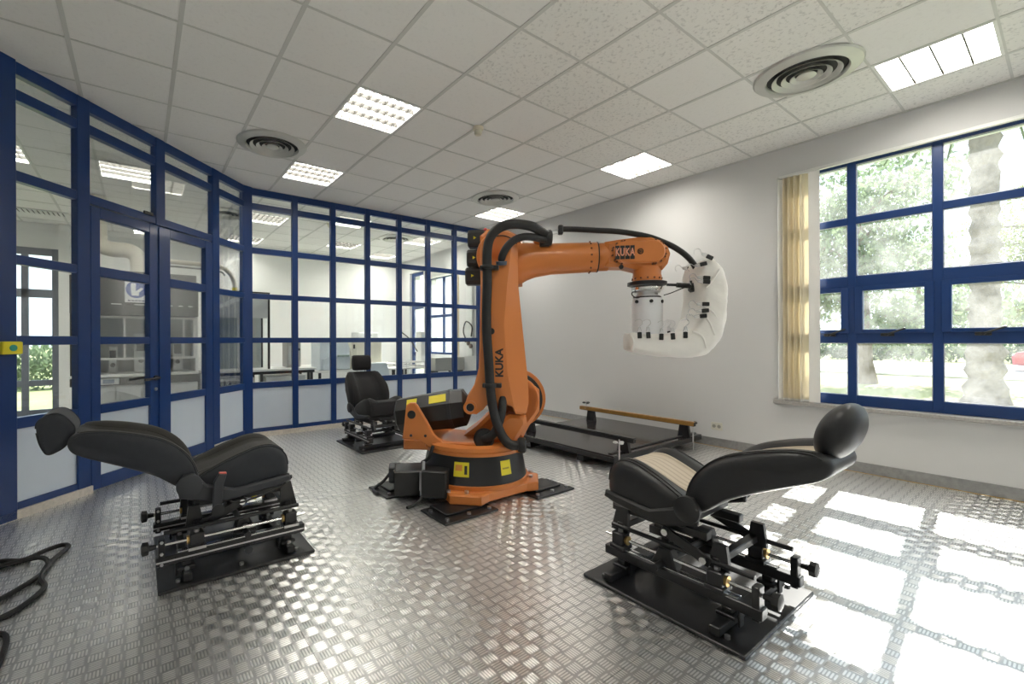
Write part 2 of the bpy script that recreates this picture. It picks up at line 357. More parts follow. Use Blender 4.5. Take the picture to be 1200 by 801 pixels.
# ---- window
wn = thing('window_1', 'large blue framed window of many panes in the white wall', 'window', (XW + .05, 0, 0), kind='structure')
k = 1.0126
ZR = [(.645, .722), (1.225, 1.33), (1.755, 1.87), (2.372, 2.44), (2.965, 2.985)]
cols = [1.82, 1.268, .70, .132, -.436, -1.004, -1.585]
def fr(name, y0, y1, z0, z1, d0=0, d1=.07, m=BLUEW, b=.004): return MB().box(d0, d1, y0, y1, z0, z1, b).build(name, m, wn)
fr('jamb', 1.82, 1.86, .62, 2.985); fr('jamb', -1.60, -1.56, .62, 2.985)
for c in cols[1:-1]: fr('mullion', c - .032, c + .032, .645, 2.985)
for a, b in ((.622, .722), (1.225, 1.33), (1.755, 1.87), (2.372, 2.44), (2.945, 2.985)): fr('transom', -1.56, 1.82, a, b, .004, .066)
rows = [(.722, 1.225), (1.33, 1.755), (1.87, 2.372), (2.44, 2.945)]
for ci in range(6):
    yb, yt = cols[ci + 1] + .032, cols[ci] - .032
    if ci == 0: yt = 1.82
    if ci == 5: yb = -1.56
    for ri, (a, b) in enumerate(rows):
        if ri == 1:
            s = MB(); w = .048
            s.box(-.014, .05, yb - .012, yb + w, a - .012, b + .012, .003); s.box(-.014, .05, yt - w, yt + .012, a - .012, b + .012, .003)
            s.box(-.013, .049, yb + w, yt - w, a - .012, a + w * .5, .003); s.box(-.013, .049, yb + w, yt - w, b - w * .7, b + .012, .003)
            so = s.build('sash', BLUEW, wn)
            MB().box(.02, .026, yb + w - .005, yt - w + .005, a + w * .5 - .005, b - w * .7 + .005).build('pane', WGLASS, so)
            hy = (yb + yt) / 2 + .03 if ci else 1.43; h = MB().box(-.035, -.014, hy - .045, hy + .045, a - .042, a - .012, .004); h.build('handle_base', BLACKP, so)
            l = MB().obox(Matrix.Translation((-.048, hy - .055, a + .0)) @ Matrix.Rotation(-.42, 4, 'X'), .018, .15, .016, .004); l.cyl((-.035, hy, a - .025), (-.058, hy, a - .025), .012); l.build('handle_lever', BLACKP, so)
        else:
            MB().box(.03, .036, yb - .004, yt + .004, a - .004, b + .004).build('pane', WGLASS, wn)
            gk = MB(); q = .006
            gk.box(.012, .02, yb, yb + q, a, b); gk.box(.012, .02, yt - q, yt, a, b); gk.box(.012, .02, yb, yt, a, a + q); gk.box(.012, .02, yb, yt, b - q, b); gk.build('glazing_bead', mat('grey_gasket', (.55, .57, .6), .5), wn)
si = MB().box(XW - .06, XW + .05, WY0 - .03, WY1 + .03, .585, .622, .004).build('window_sill', SILL, wn, loc=(-XW - .05, 0, 0))
w3 = thing('window_added', 'added unseen blue framed window farther along the white wall, letting in more daylight', 'window', (XW + .05, 0, 0), kind='structure')  # unseen window, added so that more daylight reaches the room
for c in (-5.18, -4.65, -4.12, -3.6, -3.07, -2.54, -2.02): MB().box(0, .07, c - .03, c + .03, .62, 2.985, .004).build('mullion', BLUEW, w3)
for a, b in ((.622, .722), (1.225, 1.33), (1.755, 1.87), (2.372, 2.44), (2.945, 2.985)): MB().box(.004, .066, -5.2, -2.0, a, b, .004).build('transom', BLUEW, w3)
for c in (-5.15, -4.62, -4.09, -3.57, -3.04, -2.51):
    for a, b in rows: MB().box(.03, .036, c, c + .47, a, b).build('pane', WGLASS, w3)
# ---- vertical blind
bl = thing('vertical_blind', 'cream vertical slat blind drawn to the left end of the window', 'blind', (XW + .0, 1.66, 0))
def blind_mat():
    g = NT('blind_fabric'); t = g.t; g.b.inputs['Base Color'].default_value = (.86, .80, .66, 1); g.b.inputs['Roughness'].default_value = .9
    tr = g.n('ShaderNodeBsdfTranslucent'); tr.inputs[0].default_value = (.90, .83, .68, 1); mx = g.n('ShaderNodeMixShader'); mx.inputs[0].default_value = .45
    n = g.noise(2.5, 2); g.l(g.mix(n, (.84, .78, .64, 1), (.88, .83, .70, 1)), g.b.inputs['Base Color'])
    g.l(g.b.outputs[0], mx.inputs[1]); g.l(tr.outputs[0], mx.inputs[2]); g.l(mx.outputs[0], g.out.inputs[0]); return g.m
BLIND = blind_mat(); BLINDW = mat('blind_white', (.86, .85, .82), .9, var=.02)
MB().box(-.035, -.0, -3.24, .18, 2.955, 2.985, .003).build('head_rail', FIN, bl)
for q, (yy, an, m) in enumerate(((.145, .45, BLINDW), (.108, .75, BLIND), (.080, 1.25, BLIND), (.055, 1.0, BLIND), (.030, 1.3, BLIND), (.006, .95, BLIND), (-.022, 1.3, BLIND), (-.062, .45, BLIND), (-.122, .10, BLINDW))):
    z0 = .628 if q < 8 else .626
    s = MB(); rg = [[], []]
    M = Matrix.Translation((-.012 if q < 8 else -.03, yy, 0)) @ Matrix.Rotation(an, 4, 'Z')
    for w in range(6):
        u = -.045 + .018 * w; d = .006 * math.cos(u / .045 * 1.3)
        for kk, zz in enumerate((z0, 2.955)): rg[kk].append(M @ Vector((d, u, zz)))
    for w in range(5, -1, -1):
        u = -.045 + .018 * w; d = .006 * math.cos(u / .045 * 1.3) + .0012
        for kk, zz in enumerate((z0, 2.955)): rg[kk].append(M @ Vector((d, u, zz)))
    so = s.loft(rg).build('slat', m, bl)
    if q < 8: MB().obox(M @ Matrix.Translation((0, 0, z0 + .012)), .008, .085, .02).build('weight', FIN, so)
# ---- partitions
RZ = [(.06, .112), (.64, .72), (1.243, 1.312), (1.827, 1.895), (2.425, 2.50), (3.005, 3.085), (3.19, ZC + .005)]
def bay(parent, t0, t1, zmin=0.0):
    for n in range(len(RZ)):
        a, b = RZ[n]
        if b <= zmin + .01: continue
        MB().box(t0, t1, -.028, .028, max(a, zmin), b, .003).build('transom', BLUE, parent)
        if n + 1 < len(RZ):
            c = RZ[n + 1][0]
            if n == 0: MB().box(t0 - .003, t1 + .003, -.012, .012, b - .003, c + .003).build('infill_panel', PANEL, parent)
            else: MB().box(t0 - .003, t1 + .003, -.003, .003, b - .003, c + .003).build('pane', GLASS, parent)
def mullion(parent, t0, t1, z0=0.06, z1=ZC + .005, d=.034): MB().box(t0, t1, -d, d, z0, z1, .004).build('mullion', BLUE, parent)
wb = thing('wall_back', 'blue metal and glass partition across the back of the room', 'partition', (0, YB, 0), kind='structure')
ms = [1.762 + .545 * n for n in range(7)]
edges = [1.20] + [e for c in ms for e in (c - .039, c + .039)] + [XW]
for n in range(0, len(edges), 2): bay(wb, edges[n], edges[n + 1])
for c in ms: mullion(wb, c - .039, c + .039)
MB().box(1.15, XW, -.05, .05, 0, .062).build('plinth', STONE, wb)
wd = thing('wall_diagonal', 'blue metal and glass partition set diagonally at the left, around a double door', 'partition', (0, DOFF, 0), PI / 4, kind='structure')
bay(wd, -1.055, -.608); bay(wd, 1.068, 1.56)
mullion(wd, -1.22, -1.055, 0, d=.05); mullion(wd, -.608, -.502, 0); mullion(wd, .955, 1.068, 0); mullion(wd, .165, .275, 2.42)
bay(wd, -.502, .165, 2.42); bay(wd, .275, .955, 2.42)
MB().box(-1.22, -.50, -.05, .05, 0, .062).build('plinth', STONE, wd); MB().box(.965, 1.62, -.05, .05, 0, .062).build('plinth', STONE, wd)
MB().prism([(1.085, 6.24), (1.21, 6.285), (1.215, 6.365), (1.14, 6.40), (1.065, 6.33)], .06, ZC + .005, 'xy').build('trim_1', BLUE); tag(bpy.data.objects['trim_1'], 'blue corner post where the two partitions meet', 'post', kind='structure')
# left continuation of the partition beyond the frame
wl = thing('wall_side', 'blue glazed partition bay running on along the left side', 'partition', (XL, 4.36, 0), -PI / 2, kind='structure')
bay(wl, 0, .2)
def door(name, t0, t1, g0, g1, lab, handle):
    d = thing(name, lab, 'door', (0, DOFF, 0), PI / 4, kind='structure')
    t0 += .004; t1 -= .004
    MB().box(t0, g0, -.032, .028, .012, 2.412, .004).build('stile', BLUE, d); MB().box(g1, t1, -.032, .028, .012, 2.412, .004).build('stile', BLUE, d)
    zz = [(.012, .122), (.65, .725), (1.245, 1.31), (1.825, 1.91), (2.325, 2.412)]
    for n, (a, b) in enumerate(zz):
        MB().box(g0, g1, -.030, .026, a, b, .003).build('rail', BLUE, d)
        if n == 0: MB().box(g0 - .003, g1 + .003, -.01, .01, b - .003, zz[1][0] + .003).build('infill_panel', PANEL, d)
        elif n < 4: MB().box(g0 - .003, g1 + .003, -.003, .003, b - .003, zz[n + 1][0] + .003).build('pane', GLASS, d)
    if handle:
        h = MB().cyl((.148, -.032, .91), (.148, -.048, .91), .026); h.cyl((.148, -.04, .91), (.148, -.085, .91), .012); h.tube([(.148, -.08, .91), (.10, -.085, .91), (.02, -.082, .905), (-.02, -.08, .905)], .012, 8); h.build('handle', BLACKP, d)
        MB().cyl((.148, -.032, .80), (.148, -.042, .80), .016).build('keyhole', STEEL, d)
    else: MB().box(t0 - .03, t0 + .02, -.042, -.032, .02, 2.40, .003).build('meeting_strip', BLUE, d)
door('door_1', -.502, .213, -.413, .087, 'left leaf of the blue glazed double door, with black lever handle', True)
door('door_2', .213, .955, .339, .840, 'right leaf of the blue glazed double door', False)
MB().obox(Matrix.Translation((.06, -.045, 2.50)), .10, .02, .03, .003).build('door_stay', BLACKP, bpy.data.objects['door_1'])
# ---- yellow box on the post, socket on wall
t = thing('call_point', 'small yellow alarm button box on the blue post at the left edge', 'button box', (-.825, 4.355, 1.225), PI / 4)
MB().box(-.01, .115, -.1, -.052, -.045, .045, .006).build('housing', YELLOW, t); MB().cyl((.05, -.1, 0), (.05, -.108, 0), .022).build('green_button', mat('green_plastic', (.03, .33, .25), .4), t)
t = thing('wall_socket', 'white double power socket low on the white wall', 'socket', (XW, 2.48, .24))
MB().box(-.012, 0, -.062, .062, -.045, .045, .004).build('cover_plate', mat('socket_cream', (.70, .68, .60), .45), t)
for q in (-.028, .028): MB().cyl((-.012, q, 0), (-.0145, q, 0), .02).build('outlet', mat('socket_grey', (.35, .34, .3), .5), t)
# ================================================================== robot
RB = Vector((2.37, 3.05, 0)); RA = math.radians(-43.489)
rob = thing('industrial_robot', 'large orange robot arm on a black skirted base, holding a white cloth covered form', 'robot', RB)
TR = Matrix.Rotation(RA, 4, 'Z')           # turning parts follow the arm heading
def RM(): return MB(TR)
# static base
def oct_(r, c): return [(r, -c), (r, c), (c, r), (-c, r), (-r, c), (-r, -c), (-c, -r), (c, -r)]
MB().prism([(x, y) for x, y in oct_(.44, .22)], .028, .105, 'xy', cham=.012).build('base_frame', ORANGE, rob)
MB().lathe([(.455, .10), (.46, .135), (.44, .14)], n=48).build('base_ring', ORANGE, rob)
SK = MB().lathe([(.445, .138), (.405, .36)], n=64).build('base_skirt', BLACKM, rob)
def cone_patch(a0, a1, z0, z1, m, off=.002):
    r = lambda z: .445 - .04 * (z - .138) / .222 + off
    rg = [[(r(z) * math.cos(a0 + (a1 - a0) * i / 6), r(z) * math.sin(a0 + (a1 - a0) * i / 6), z) for i in range(7)] for z in (z0, z1)]
    b = MB().loft(rg, False, False); return b
for (px, w, ex) in ((-.062, .125, 1), (.285, .10, 0)):
    a = RA - PI / 2 + math.asin(px / .43)
    lb = cone_patch(a - w / 2 / .43, a + w / 2 / .43, .205, .315, YELLOW).build('warning_label', YELLOW, SK)
    p = cone_patch(a - w * .4 / .43, a + w * .05 / .43, .25, .295, YELLOW, .003).build('label_print', mat('label_orange_print', (.75, .30, .05), .5), SK) if ex else None
    cone_patch(a + w * .2 / .43, a + w * .38 / .43, .225, .29, YELLOW, .003).build('label_print', BLACKP, SK) if ex else cone_patch(a - w * .35 / .43, a + w * .3 / .43, .25, .262, YELLOW, .003).build('label_print', mat('label_brown_print', (.45, .33, .03), .5), SK)
for sx, sy in ((-1, -1), (1, -1), (-1, 1), (1, 1)):
    lug = MB().prism([(sx * .20, sy * .44), (sx * .44, sy * .20), (sx * .47, sy * .30), (sx * .30, sy * .47)], .028, .10, 'xy', cham=.008).build('base_lug', ORANGE, rob)
    for q in (.24, .34):
        MB().cyl((sx * (.68 - q), sy * q, .10), (sx * (.68 - q), sy * q, .118), .018, n=6).build('bolt', STEEL, lug)
# anchor plates on the floor (front, right, rear-left, rear-right)
for (x0, x1, y0, y1) in ((1.69, 2.17, 2.50, 2.83), (2.56, 3.00, 2.48, 2.80), (1.60, 1.98, 3.20, 3.54), (2.62, 3.05, 3.28, 3.60)):
    ap = MB().box(x0 - RB.x, x1 - RB.x, y0 - RB.y, y1 - RB.y, 0, .014, .003)
    ap.box(x0 - RB.x + .08, x1 - RB.x - .06, y0 - RB.y + .10, y1 - RB.y, .014, .03, .004); ap = ap.build('anchor_plate', BLACKM, rob)
    for (bx, by) in ((x0 + .05, y0 + .05), (x1 - .05, y0 + .05), ((x0 + x1) / 2, y0 + .05), (x0 + .04, y1 - .08), (x1 - .03, y1 - .08)):
        MB().cyl((bx - RB.x, by - RB.y, .014), (bx - RB.x, by - RB.y, .028), .016, n=6).build('bolt', STEEL, ap)
# bolts and yellow earth wire on the front flat
for bx in (-.10, -.02): MB(Matrix.Rotation(RA, 4, 'Z')).cyl((bx, -.445, .07), (bx, -.475, .07), .02, n=6).build('bolt', STEEL, rob)
MB(TR).tube([(-.17, -.46, .045), (-.11, -.49, .05), (-.06, -.485, .07), (-.03, -.475, .075)], .008, 8).build('earth_wire', YELLOW, rob)
# connector boxes at the rear of the base
jb = MB(TR).obox(Matrix.Translation((-.47, -.28, .13)) @ Matrix.Rotation(.25, 4, 'Z'), .32, .26, .20, .01).build('connector_box', BLACKP, rob)
j2 = MB(TR).obox(Matrix.Translation((-.26, -.42, .155)) @ Matrix.Rotation(-.1, 4, 'Z'), .20, .16, .21, .008).build('connector_box', BLACKP, rob)
j3 = MB(TR).obox(Matrix.Translation((-.655, -.20, .15)) @ Matrix.Rotation(.25, 4, 'Z'), .10, .16, .13, .008).build('cable_plug', PLASTG, rob)
cn = MB(TR); cn.cyl((-.365, -.46, .10), (-.365, -.45, .24), .022); cn.cyl((-.365, -.47, .05), (-.365, -.46, .12), .016); cn.cyl((-.355, -.455, .23), (-.355, -.44, .32), .012); cn.build('connector', STEEL, rob)
MB(TR).tube([(-.36, -.46, .08), (-.37, -.50, .04), (-.41, -.54, .012), (-.45, -.60, .012)], .012, 8).build('cable', RUBBER, rob)
MB(TR).tube([(-.70, -.12, .15), (-.76, -.18, .07), (-.83, -.24, .015), (-.76, -.34, .014)], .013, 8).build('cable', RUBBER, rob)
MB(TR).tube([(-.40, -.28, .27), (-.33, -.36, .33), (-.30, -.34, .42)], .014, 8).build('cable', RUBBER, rob)
for q in range(5): MB(TR).cyl((-.62 + .06 * q, -.335 + .016 * q, .21), (-.62 + .06 * q, -.350 + .016 * q, .21), .007, n=8).build('bolt', STEEL, jb)
MB(TR).box(-.31, -.29, -.49, -.485, .21, .235).build('label', YELLOW, j2)
# carousel
ca = RM(); ca.lathe([(.40, .355), (.435, .36), (.44, .385), (.42, .40), (.36, .405)], n=56)
ca.prism([(-.57, .36), (-.57, .45), (-.30, .44), (-.05, .43), (.30, .43), (.42, .40), (.42, .36)], -.25, .27, 'xz', cham=.012)
ca.prism([(-.10, .43), (.02, .52), (.12, .62), (.18, .80), (.28, .90), (.45, .93), (.56, .84), (.56, .66), (.47, .53), (.42, .43)], -.02, .34, 'xz', cham=.03)
ca.prism([(.12, .43), (.17, .55), (.30, .66), (.44, .65), (.45, .58), (.38, .47), (.36, .43)], -.21, .0, 'xz', cham=.03)
CA = ca.build('carousel', ORANGE, rob)
ARC = [(.44 * math.cos(a), .44 * math.sin(a)) for a in [math.radians(d) for d in range(-150, 5, 8)]]
lip = RM(); n_ = len(ARC)
lip.loft([[(x, y, .395) for x, y in ARC] + [(x * .9, y * .9, .395) for x, y in ARC[::-1]], [(x, y, .425) for x, y in ARC] + [(x * .9, y * .9, .44) for x, y in ARC[::-1]]]); lip.build('carousel_lip', ORANGE, rob)
for y0 in (-.30, .25):
    cheek = [(-.565, .46), (-.53, .735), (-.50, .755), (-.46, .755), (-.44, .735), (-.364, .614), (-.30, .50), (-.21, .425), (-.05, .41), (-.05, .37), (-.30, .37), (-.42, .45)]
    ck = RM().prism(cheek, y0, y0 + .045, 'xz', cham=.008).build('bracket_cheek', ORANGE, rob)
    sd = -1 if y0 < 0 else 1; yy = y0 if y0 < 0 else y0 + .045
    RM().cyl((-.485, yy, .66), (-.485, yy + sd * .006, .66), .034, n=24).build('pivot_cap', BLACKP, ck)
    for bx, bz in ((-.49, .49), (-.37, .49)): RM().cyl((bx, yy, bz), (bx, yy + sd * .008, bz), .012, n=6).build('bolt', PLASTG, ck)
for bx in (-.38, -.36): pass
RM().box(-.40, -.375, -.29, -.265, .40, .45).build('stop_lug', ORANGE, rob)
# counterbalance
ax0, ax1 = Vector((-.66, 0, .60)), Vector((-.09, 0, .685)); q = (ax1 - ax0).to_track_quat('Z', 'Y')
def octr(c, r): return [c + q @ Vector((r * math.cos(PI / 8 + PI / 4 * i), r * math.sin(PI / 8 + PI / 4 * i), 0)) for i in range(8)]
dv = (ax1 - ax0).normalized()
cb = RM(); cb.loft([octr(ax0 - dv * .03, .10), octr(ax0, .155), octr(ax0 + dv * .47, .175), octr(ax1 + dv * .01, .165), octr(ax1 + dv * .05, .09)])
CB = cb.build('counterbalance_cylinder', BLACKP, rob, angle=20)
RM().loft([octr(ax0 + dv * .45, .1775), octr(ax0 + dv * .48, .1785)]).build('seam_band', PLASTG, CB)
rod = RM(); rod.cyl(ax1, (-.01, 0, .715), .05); rod.cyl((-.012, -.25, .716), (-.012, .1, .716), .033); rod.build('piston_rod', STEEL, CB)
# yellow labels on the upper near octagon face
fq = q @ Vector((math.cos(PI / 2 + PI / 4 * k0), math.sin(PI / 2 + PI / 4 * k0), 0)) if False else None
best = max(range(8), key=lambda i: (q @ Vector((math.cos(PI / 4 * i), math.sin(PI / 4 * i), 0))).dot(Vector((0, -.7, .72))))
nrm = q @ Vector((math.cos(PI / 4 * best), math.sin(PI / 4 * best), 0)); tng = dv.cross(nrm)
for s0, s1 in ((.10, .19), (.30, .45)):
    lm = RM(); r0, r1 = .1445 + .018 * s0 / .47, .1445 + .018 * s1 / .47
    P = [ax0 + dv * s + nrm * r + tng * w for (s, r, w) in ((s0, r0, -.04), (s1, r1, -.04), (s1, r1, .04), (s0, r0, .04))]
    lm.loft([[p for p in P], [p + nrm * .003 for p in P]]); lm.build('warning_label', YELLOW, CB)
# A2 wheel
wh = RM(); c = (.36, 0, .752)
wh.lathe([(.05, 0), (.19, 0), (.20, .012), (.20, .10)], org=(c[0], -.02, c[2]), axis=(0, 1, 0), n=48); wh.build('shoulder_hub', ORANGE, rob)
RM().lathe([(.20, 0), (.228, .01), (.228, .075)], org=(c[0], .05, c[2]), axis=(0, 1, 0), n=48).build('shoulder_seal', BLACKP, rob)
RM().lathe([(.215, 0), (.258, .01), (.258, .10), (.235, .12), (.1, .125)], org=(c[0], .12, c[2]), axis=(0, 1, 0), n=48).build('shoulder_flange', ORANGE, rob)
# link arm
arm = [(.082, 2.07), (.075, 1.95), (.078, 1.744), (.068, 1.255), (.060, 1.039), (.024, .905), (-.032, .814), (-.052, .75), (-.046, .70), (-.015, .667), (.03, .664), (.087, .705), (.136, .765), (.247, .757), (.329, .715), (.411, .654), (.445, .67), (.462, .75), (.462, .86), (.453, .992), (.414, 1.392), (.383, 1.717), (.382, 1.944), (.378, 2.05), (.334, 2.07), (.285, 1.985), (.237, 1.925), (.182, 1.909), (.145, 1.95), (.125, 2.05)]
near = [(x, z) for x, z in arm]
ridge = lambda z: .265 + max(0, (z - 1.3)) ** 1.5 * .11 + max(0, (1.15 - z)) * .19
nf = [(min(x, max(ridge(z), .1)) if x > .26 else x + .012, z + (.02 if z < .72 and x > .3 else 0)) for x, z in arm]
la = RM(); la.loft([[(x, -.245, z) for x, z in nf], [(x, -.225 if x < .2 else -.17, z) for x, z in arm], [(x, -.02, z) for x, z in arm]])
LA = la.build('link_arm', ORANGE, rob, angle=25)
RM().cyl((.167, -.2455, 1.338), (.167, -.249, 1.338), .026, n=20).build('port_plug', BLACKP, LA)
for zz in (1.42, 1.268): RM().lathe([(.024, 0), (.024, .003), (.018, .003), (.018, .001)], org=(.225, -.245, zz), axis=(0, -1, 0), n=20).build('cast_boss', ORANGE, LA)
RM().lathe([(.055, 0), (.055, .02), (.035, .022), (.034, .004)], org=(-.008, -.243, .72), axis=(0, -1, 0), n=28).build('pivot_eye', ORANGE, LA)
RM().cyl((-.008, -.245, .72), (-.008, -.256, .72), .032, n=20).build('pivot_pin', BLACKM, LA)
# lettering runs up the arm
Mt = Matrix.Translation((.232, -.2465, 1.082)) @ Matrix.Rotation(PI / 2, 4, 'X') @ Matrix.Rotation(PI / 2, 4, 'Z')
tx = text_mb('KUKA', .086, .001, Mt, .003); tx.T = TR; tx.build('lettering', BLACKP, LA)
# elbow housing and motors
el = RM(); el.lathe([(.12, -.03), (.20, -.02), (.21, .0), (.21, .24), (.18, .27)], org=(.235, -.02, 1.995), axis=(0, 1, 0), n=40)
el.prism([(.06, 1.78), (.05, 2.18), (.12, 2.235), (.30, 2.215), (.42, 2.15), (.42, 1.75), (.25, 1.74)], .0, .26, 'xz', cham=.03); el.build('elbow_housing', ORANGE, rob)
RM().lathe([(.165, 0), (.165, .004), (.155, .004)], org=(.235, -.05, 1.995), axis=(0, -1, 0), n=40, cap=False).build('elbow_seal', BLACKP, rob)
for z0, x0 in ((2.163, -.058), (1.99, -.066), (1.832, -.08)):
    mp = [(-.075, -.045), (-.05, -.075), (.05, -.075), (.075, -.045), (.075, .045), (.05, .075), (-.05, .075), (-.075, .045)]
    mo = RM(); mo.loft([[(x0 - .0, .10 + a * .85, z0 + b * .85) for a, b in mp], [(x0 + .012, .10 + a, z0 + b) for a, b in mp], [(x0 + .17, .10 + a, z0 + b) for a, b in mp]])
    MO = mo.build('motor', BLACKP, rob, angle=20)
    RM().prism([(x0 + .055, z0 - .014), (x0 + .08, z0), (x0 + .055, z0 + .014)], .024, .0225, 'xz').build('warning_label', YELLOW, MO)
RM().ell((.10, .05, 2.235), .018, .018, .016).build('red_cap', mat('red_plastic', (.6, .05, .07), .4), rob)
# forearm
fa = RM(); rings = []
for x, zt, zb, ry in ((.30, 2.10, 1.70, .16), (.38, 2.105, 1.735, .165), (.46, 2.10, 1.78, .16), (.53, 2.095, 1.805, .145), (.66, 2.09, 1.825, .13), (.95, 2.087, 1.836, .127), (1.035, 2.087, 1.837, .127)):
    zc, rz = (zt + zb) / 2, (zt - zb) / 2; rings.append([(x, .03 + ry * math.cos(2 * PI * i / 32), zc + rz * math.sin(2 * PI * i / 32)) for i in range(32)])
FA = fa.loft(rings).build('forearm', ORANGE, rob)
RM().lathe([(.128, 0), (.128, .008)], org=(1.036, .03, 1.962), axis=(1, 0, 0), n=36).build('joint_seal', BLACKP, FA)
zc = 1.962
for i in range(14):
    a = 2 * PI * i / 14; RM().cyl((.975, .03 + .128 * math.cos(a), zc + .126 * math.sin(a)), (.985, .03 + .134 * math.cos(a), zc + .131 * math.sin(a)), .008, n=6).build('bolt', mat('dark_bolt', (.18, .06, .02), .5), FA)
fc = RM().prism([(.42, 1.86), (.42, 2.04), (.50, 2.055), (.58, 2.03), (.62, 1.96), (.57, 1.88), (.50, 1.855)], -.10, -.135, 'xz', cham=.01)
cl = RM(); cl.ell((.58, -.03, 2.10), .07, .06, .035); cl.build('hose_socket', ORANGE, FA)
# wrist
wr_ = RM(); wr_.lathe([(.11, 0), (.117, .01), (.117, .08), (.10, .10)], org=(1.046, .03, zc), axis=(1, 0, 0), n=36)
def stad(x0, x1, z, r, n=14): return [(x0 + r * math.cos(PI / 2 + PI * i / n), z + r * math.sin(PI / 2 + PI * i / n)) for i in range(n + 1)] + [(x1 + r * 1.04 * math.cos(-PI / 2 + PI * i / n), z + r * 1.04 * math.sin(-PI / 2 + PI * i / n)) for i in range(n + 1)]
wr_.prism([(1.09, 2.07), (1.20, 2.085), (1.40, 2.105), (1.45, 2.11), (1.53, 2.08), (1.58, 2.02), (1.60, 1.96), (1.58, 1.88), (1.54, 1.83), (1.36, 1.83), (1.25, 1.86), (1.09, 1.865)], -.085, .15, 'xz', cham=.03)
WR = wr_.build('wrist', ORANGE, rob)
WC = RM().prism(stad(1.235, 1.455, 1.972, .088), -.085, -.125, 'xz', cham=.012).build('wrist_cover', ORANGE, rob)
for i in range(18):
    a = i / 18
    pts = stad(1.235, 1.455, 1.972, .094); p = pts[int(a * len(pts))]
    RM().cyl((p[0], -.085, p[1]), (p[0], -.108, p[1]), .008, n=6).build('bolt', mat('dark_bolt', (.18, .06, .02), .5), WC)
for i, ch in enumerate('KUKA'):
    x = 1.175 + .0385 * i
    RM().box(x - .017, x + .017, -.1275, -.125, 1.912, 2.022).build('letter_tile', BLACKP, WC)
    tx = text_mb(ch, .068, .0006, Matrix.Translation((x, -.1285, 1.967)) @ Matrix.Rotation(PI / 2, 4, 'X') @ Matrix.Diagonal((.72, 1.25, 1, 1)), .002); tx.T = TR; tx.build('lettering', mat('letter_orange', (.80, .35, .22), .5), WC)
RM().lathe([(.024, 0), (.024, .002), (.019, .002), (.019, 0)], org=(1.352, -.125, 1.972), axis=(0, -1, 0), n=24).build('emblem_ring', BLACKP, WC); RM().cyl((1.352, -.125, 1.972), (1.352, -.1275, 1.972), .006, n=10).build('emblem_dot', BLACKP, WC)
RM().cyl((1.21, -.09, 1.855), (1.21, -.10, 1.855), .018, n=16).build('port_plug', BLACKP, WR)
RM().lathe([(.14, .15), (.15, .165), (.12, .185), (.05, .19)], org=(1.45, 0, 1.965), axis=(0, 1, 0), n=32).build('wrist_end_cap', ORANGE, rob)
cx, cy = 1.437, .01
RM().lathe([(.112, 1.86), (.108, 1.80), (.112, 1.79), (.112, 1.742)], org=(cx, cy, 0), n=36).build('wrist_flange', ORANGE, rob)
fb = mat('dark_bolt', (.18, .06, .02), .5)
for i in range(14): RM().cyl((cx + .112 * math.cos(.45 * i), cy + .112 * math.sin(.45 * i), 1.766), (cx + .119 * math.cos(.45 * i), cy + .119 * math.sin(.45 * i), 1.766), .008, n=6).build('bolt', fb, rob)
RM().lathe([(.12, 1.745), (.152, 1.738), (.152, 1.712), (.12, 1.704)], org=(cx, cy, 0), n=40).build('tool_changer_ring', BLACKM, rob)
RM().lathe([(.118, 1.706), (.122, 1.70), (.122, 1.672), (.112, 1.664)], org=(cx, cy, 0), n=40).build('load_cell', CHROME, rob)
RM().lathe([(.10, 1.668), (.10, 1.652), (.085, 1.65), (.085, 1.63), (.105, 1.626), (.105, 1.612)], org=(cx, cy, 0), n=40).build('adapter_neck', STEEL, rob)
RM().lathe([(.108, 1.618), (.108, 1.606)], org=(cx, cy, 0), n=40).build('adapter_seal', BLACKM, rob)
WT = RM().lathe([(.115, 1.607), (.118, 1.60), (.118, 1.31)], org=(cx, cy, 0), n=40).build('tool_column', WHITEP, rob)
for i in range(6):
    a = -PI / 2 + (i - 1) * PI / 3 * .9; RM().cyl((cx + .117 * math.cos(a), cy + .117 * math.sin(a), 1.575), (cx + .128 * math.cos(a), cy + .128 * math.sin(a), 1.575), .014, n=10).build('bolt', BLACKP, WT)
RM().tube([(1.33, -.08, 1.655), (1.29, -.12, 1.645), (1.285, -.14, 1.62), (1.32, -.13, 1.60), (1.36, -.11, 1.612)], .005, 6).build('signal_wire', RUBBER, rob)
RM().tube([(1.55, -.05, 1.625), (1.60, -.07, 1.64), (1.70, -.07, 1.68), (1.78, -.06, 1.69)], .004, 6).build('signal_wire', RUBBER, rob)
ta = RM(); ta.cyl((1.58, -.03, 1.712), (1.66, -.03, 1.708), .011); ta.cyl((1.655, -.03, 1.708), (1.80, -.03, 1.694), .02); ta.obox(Matrix.Translation((1.80, -.03, 1.68)) @ Matrix.Rotation(.3, 4, 'Y'), .085, .085, .075, .01); ta.tube([(1.80, -.04, 1.66), (1.82, -.06, 1.62), (1.86, -.06, 1.59)], .008, 6); ta.cyl((1.765, -.03, 1.66), (1.765, -.03, 1.74), .012); ta.build('cable_holder', BLACKP, rob)
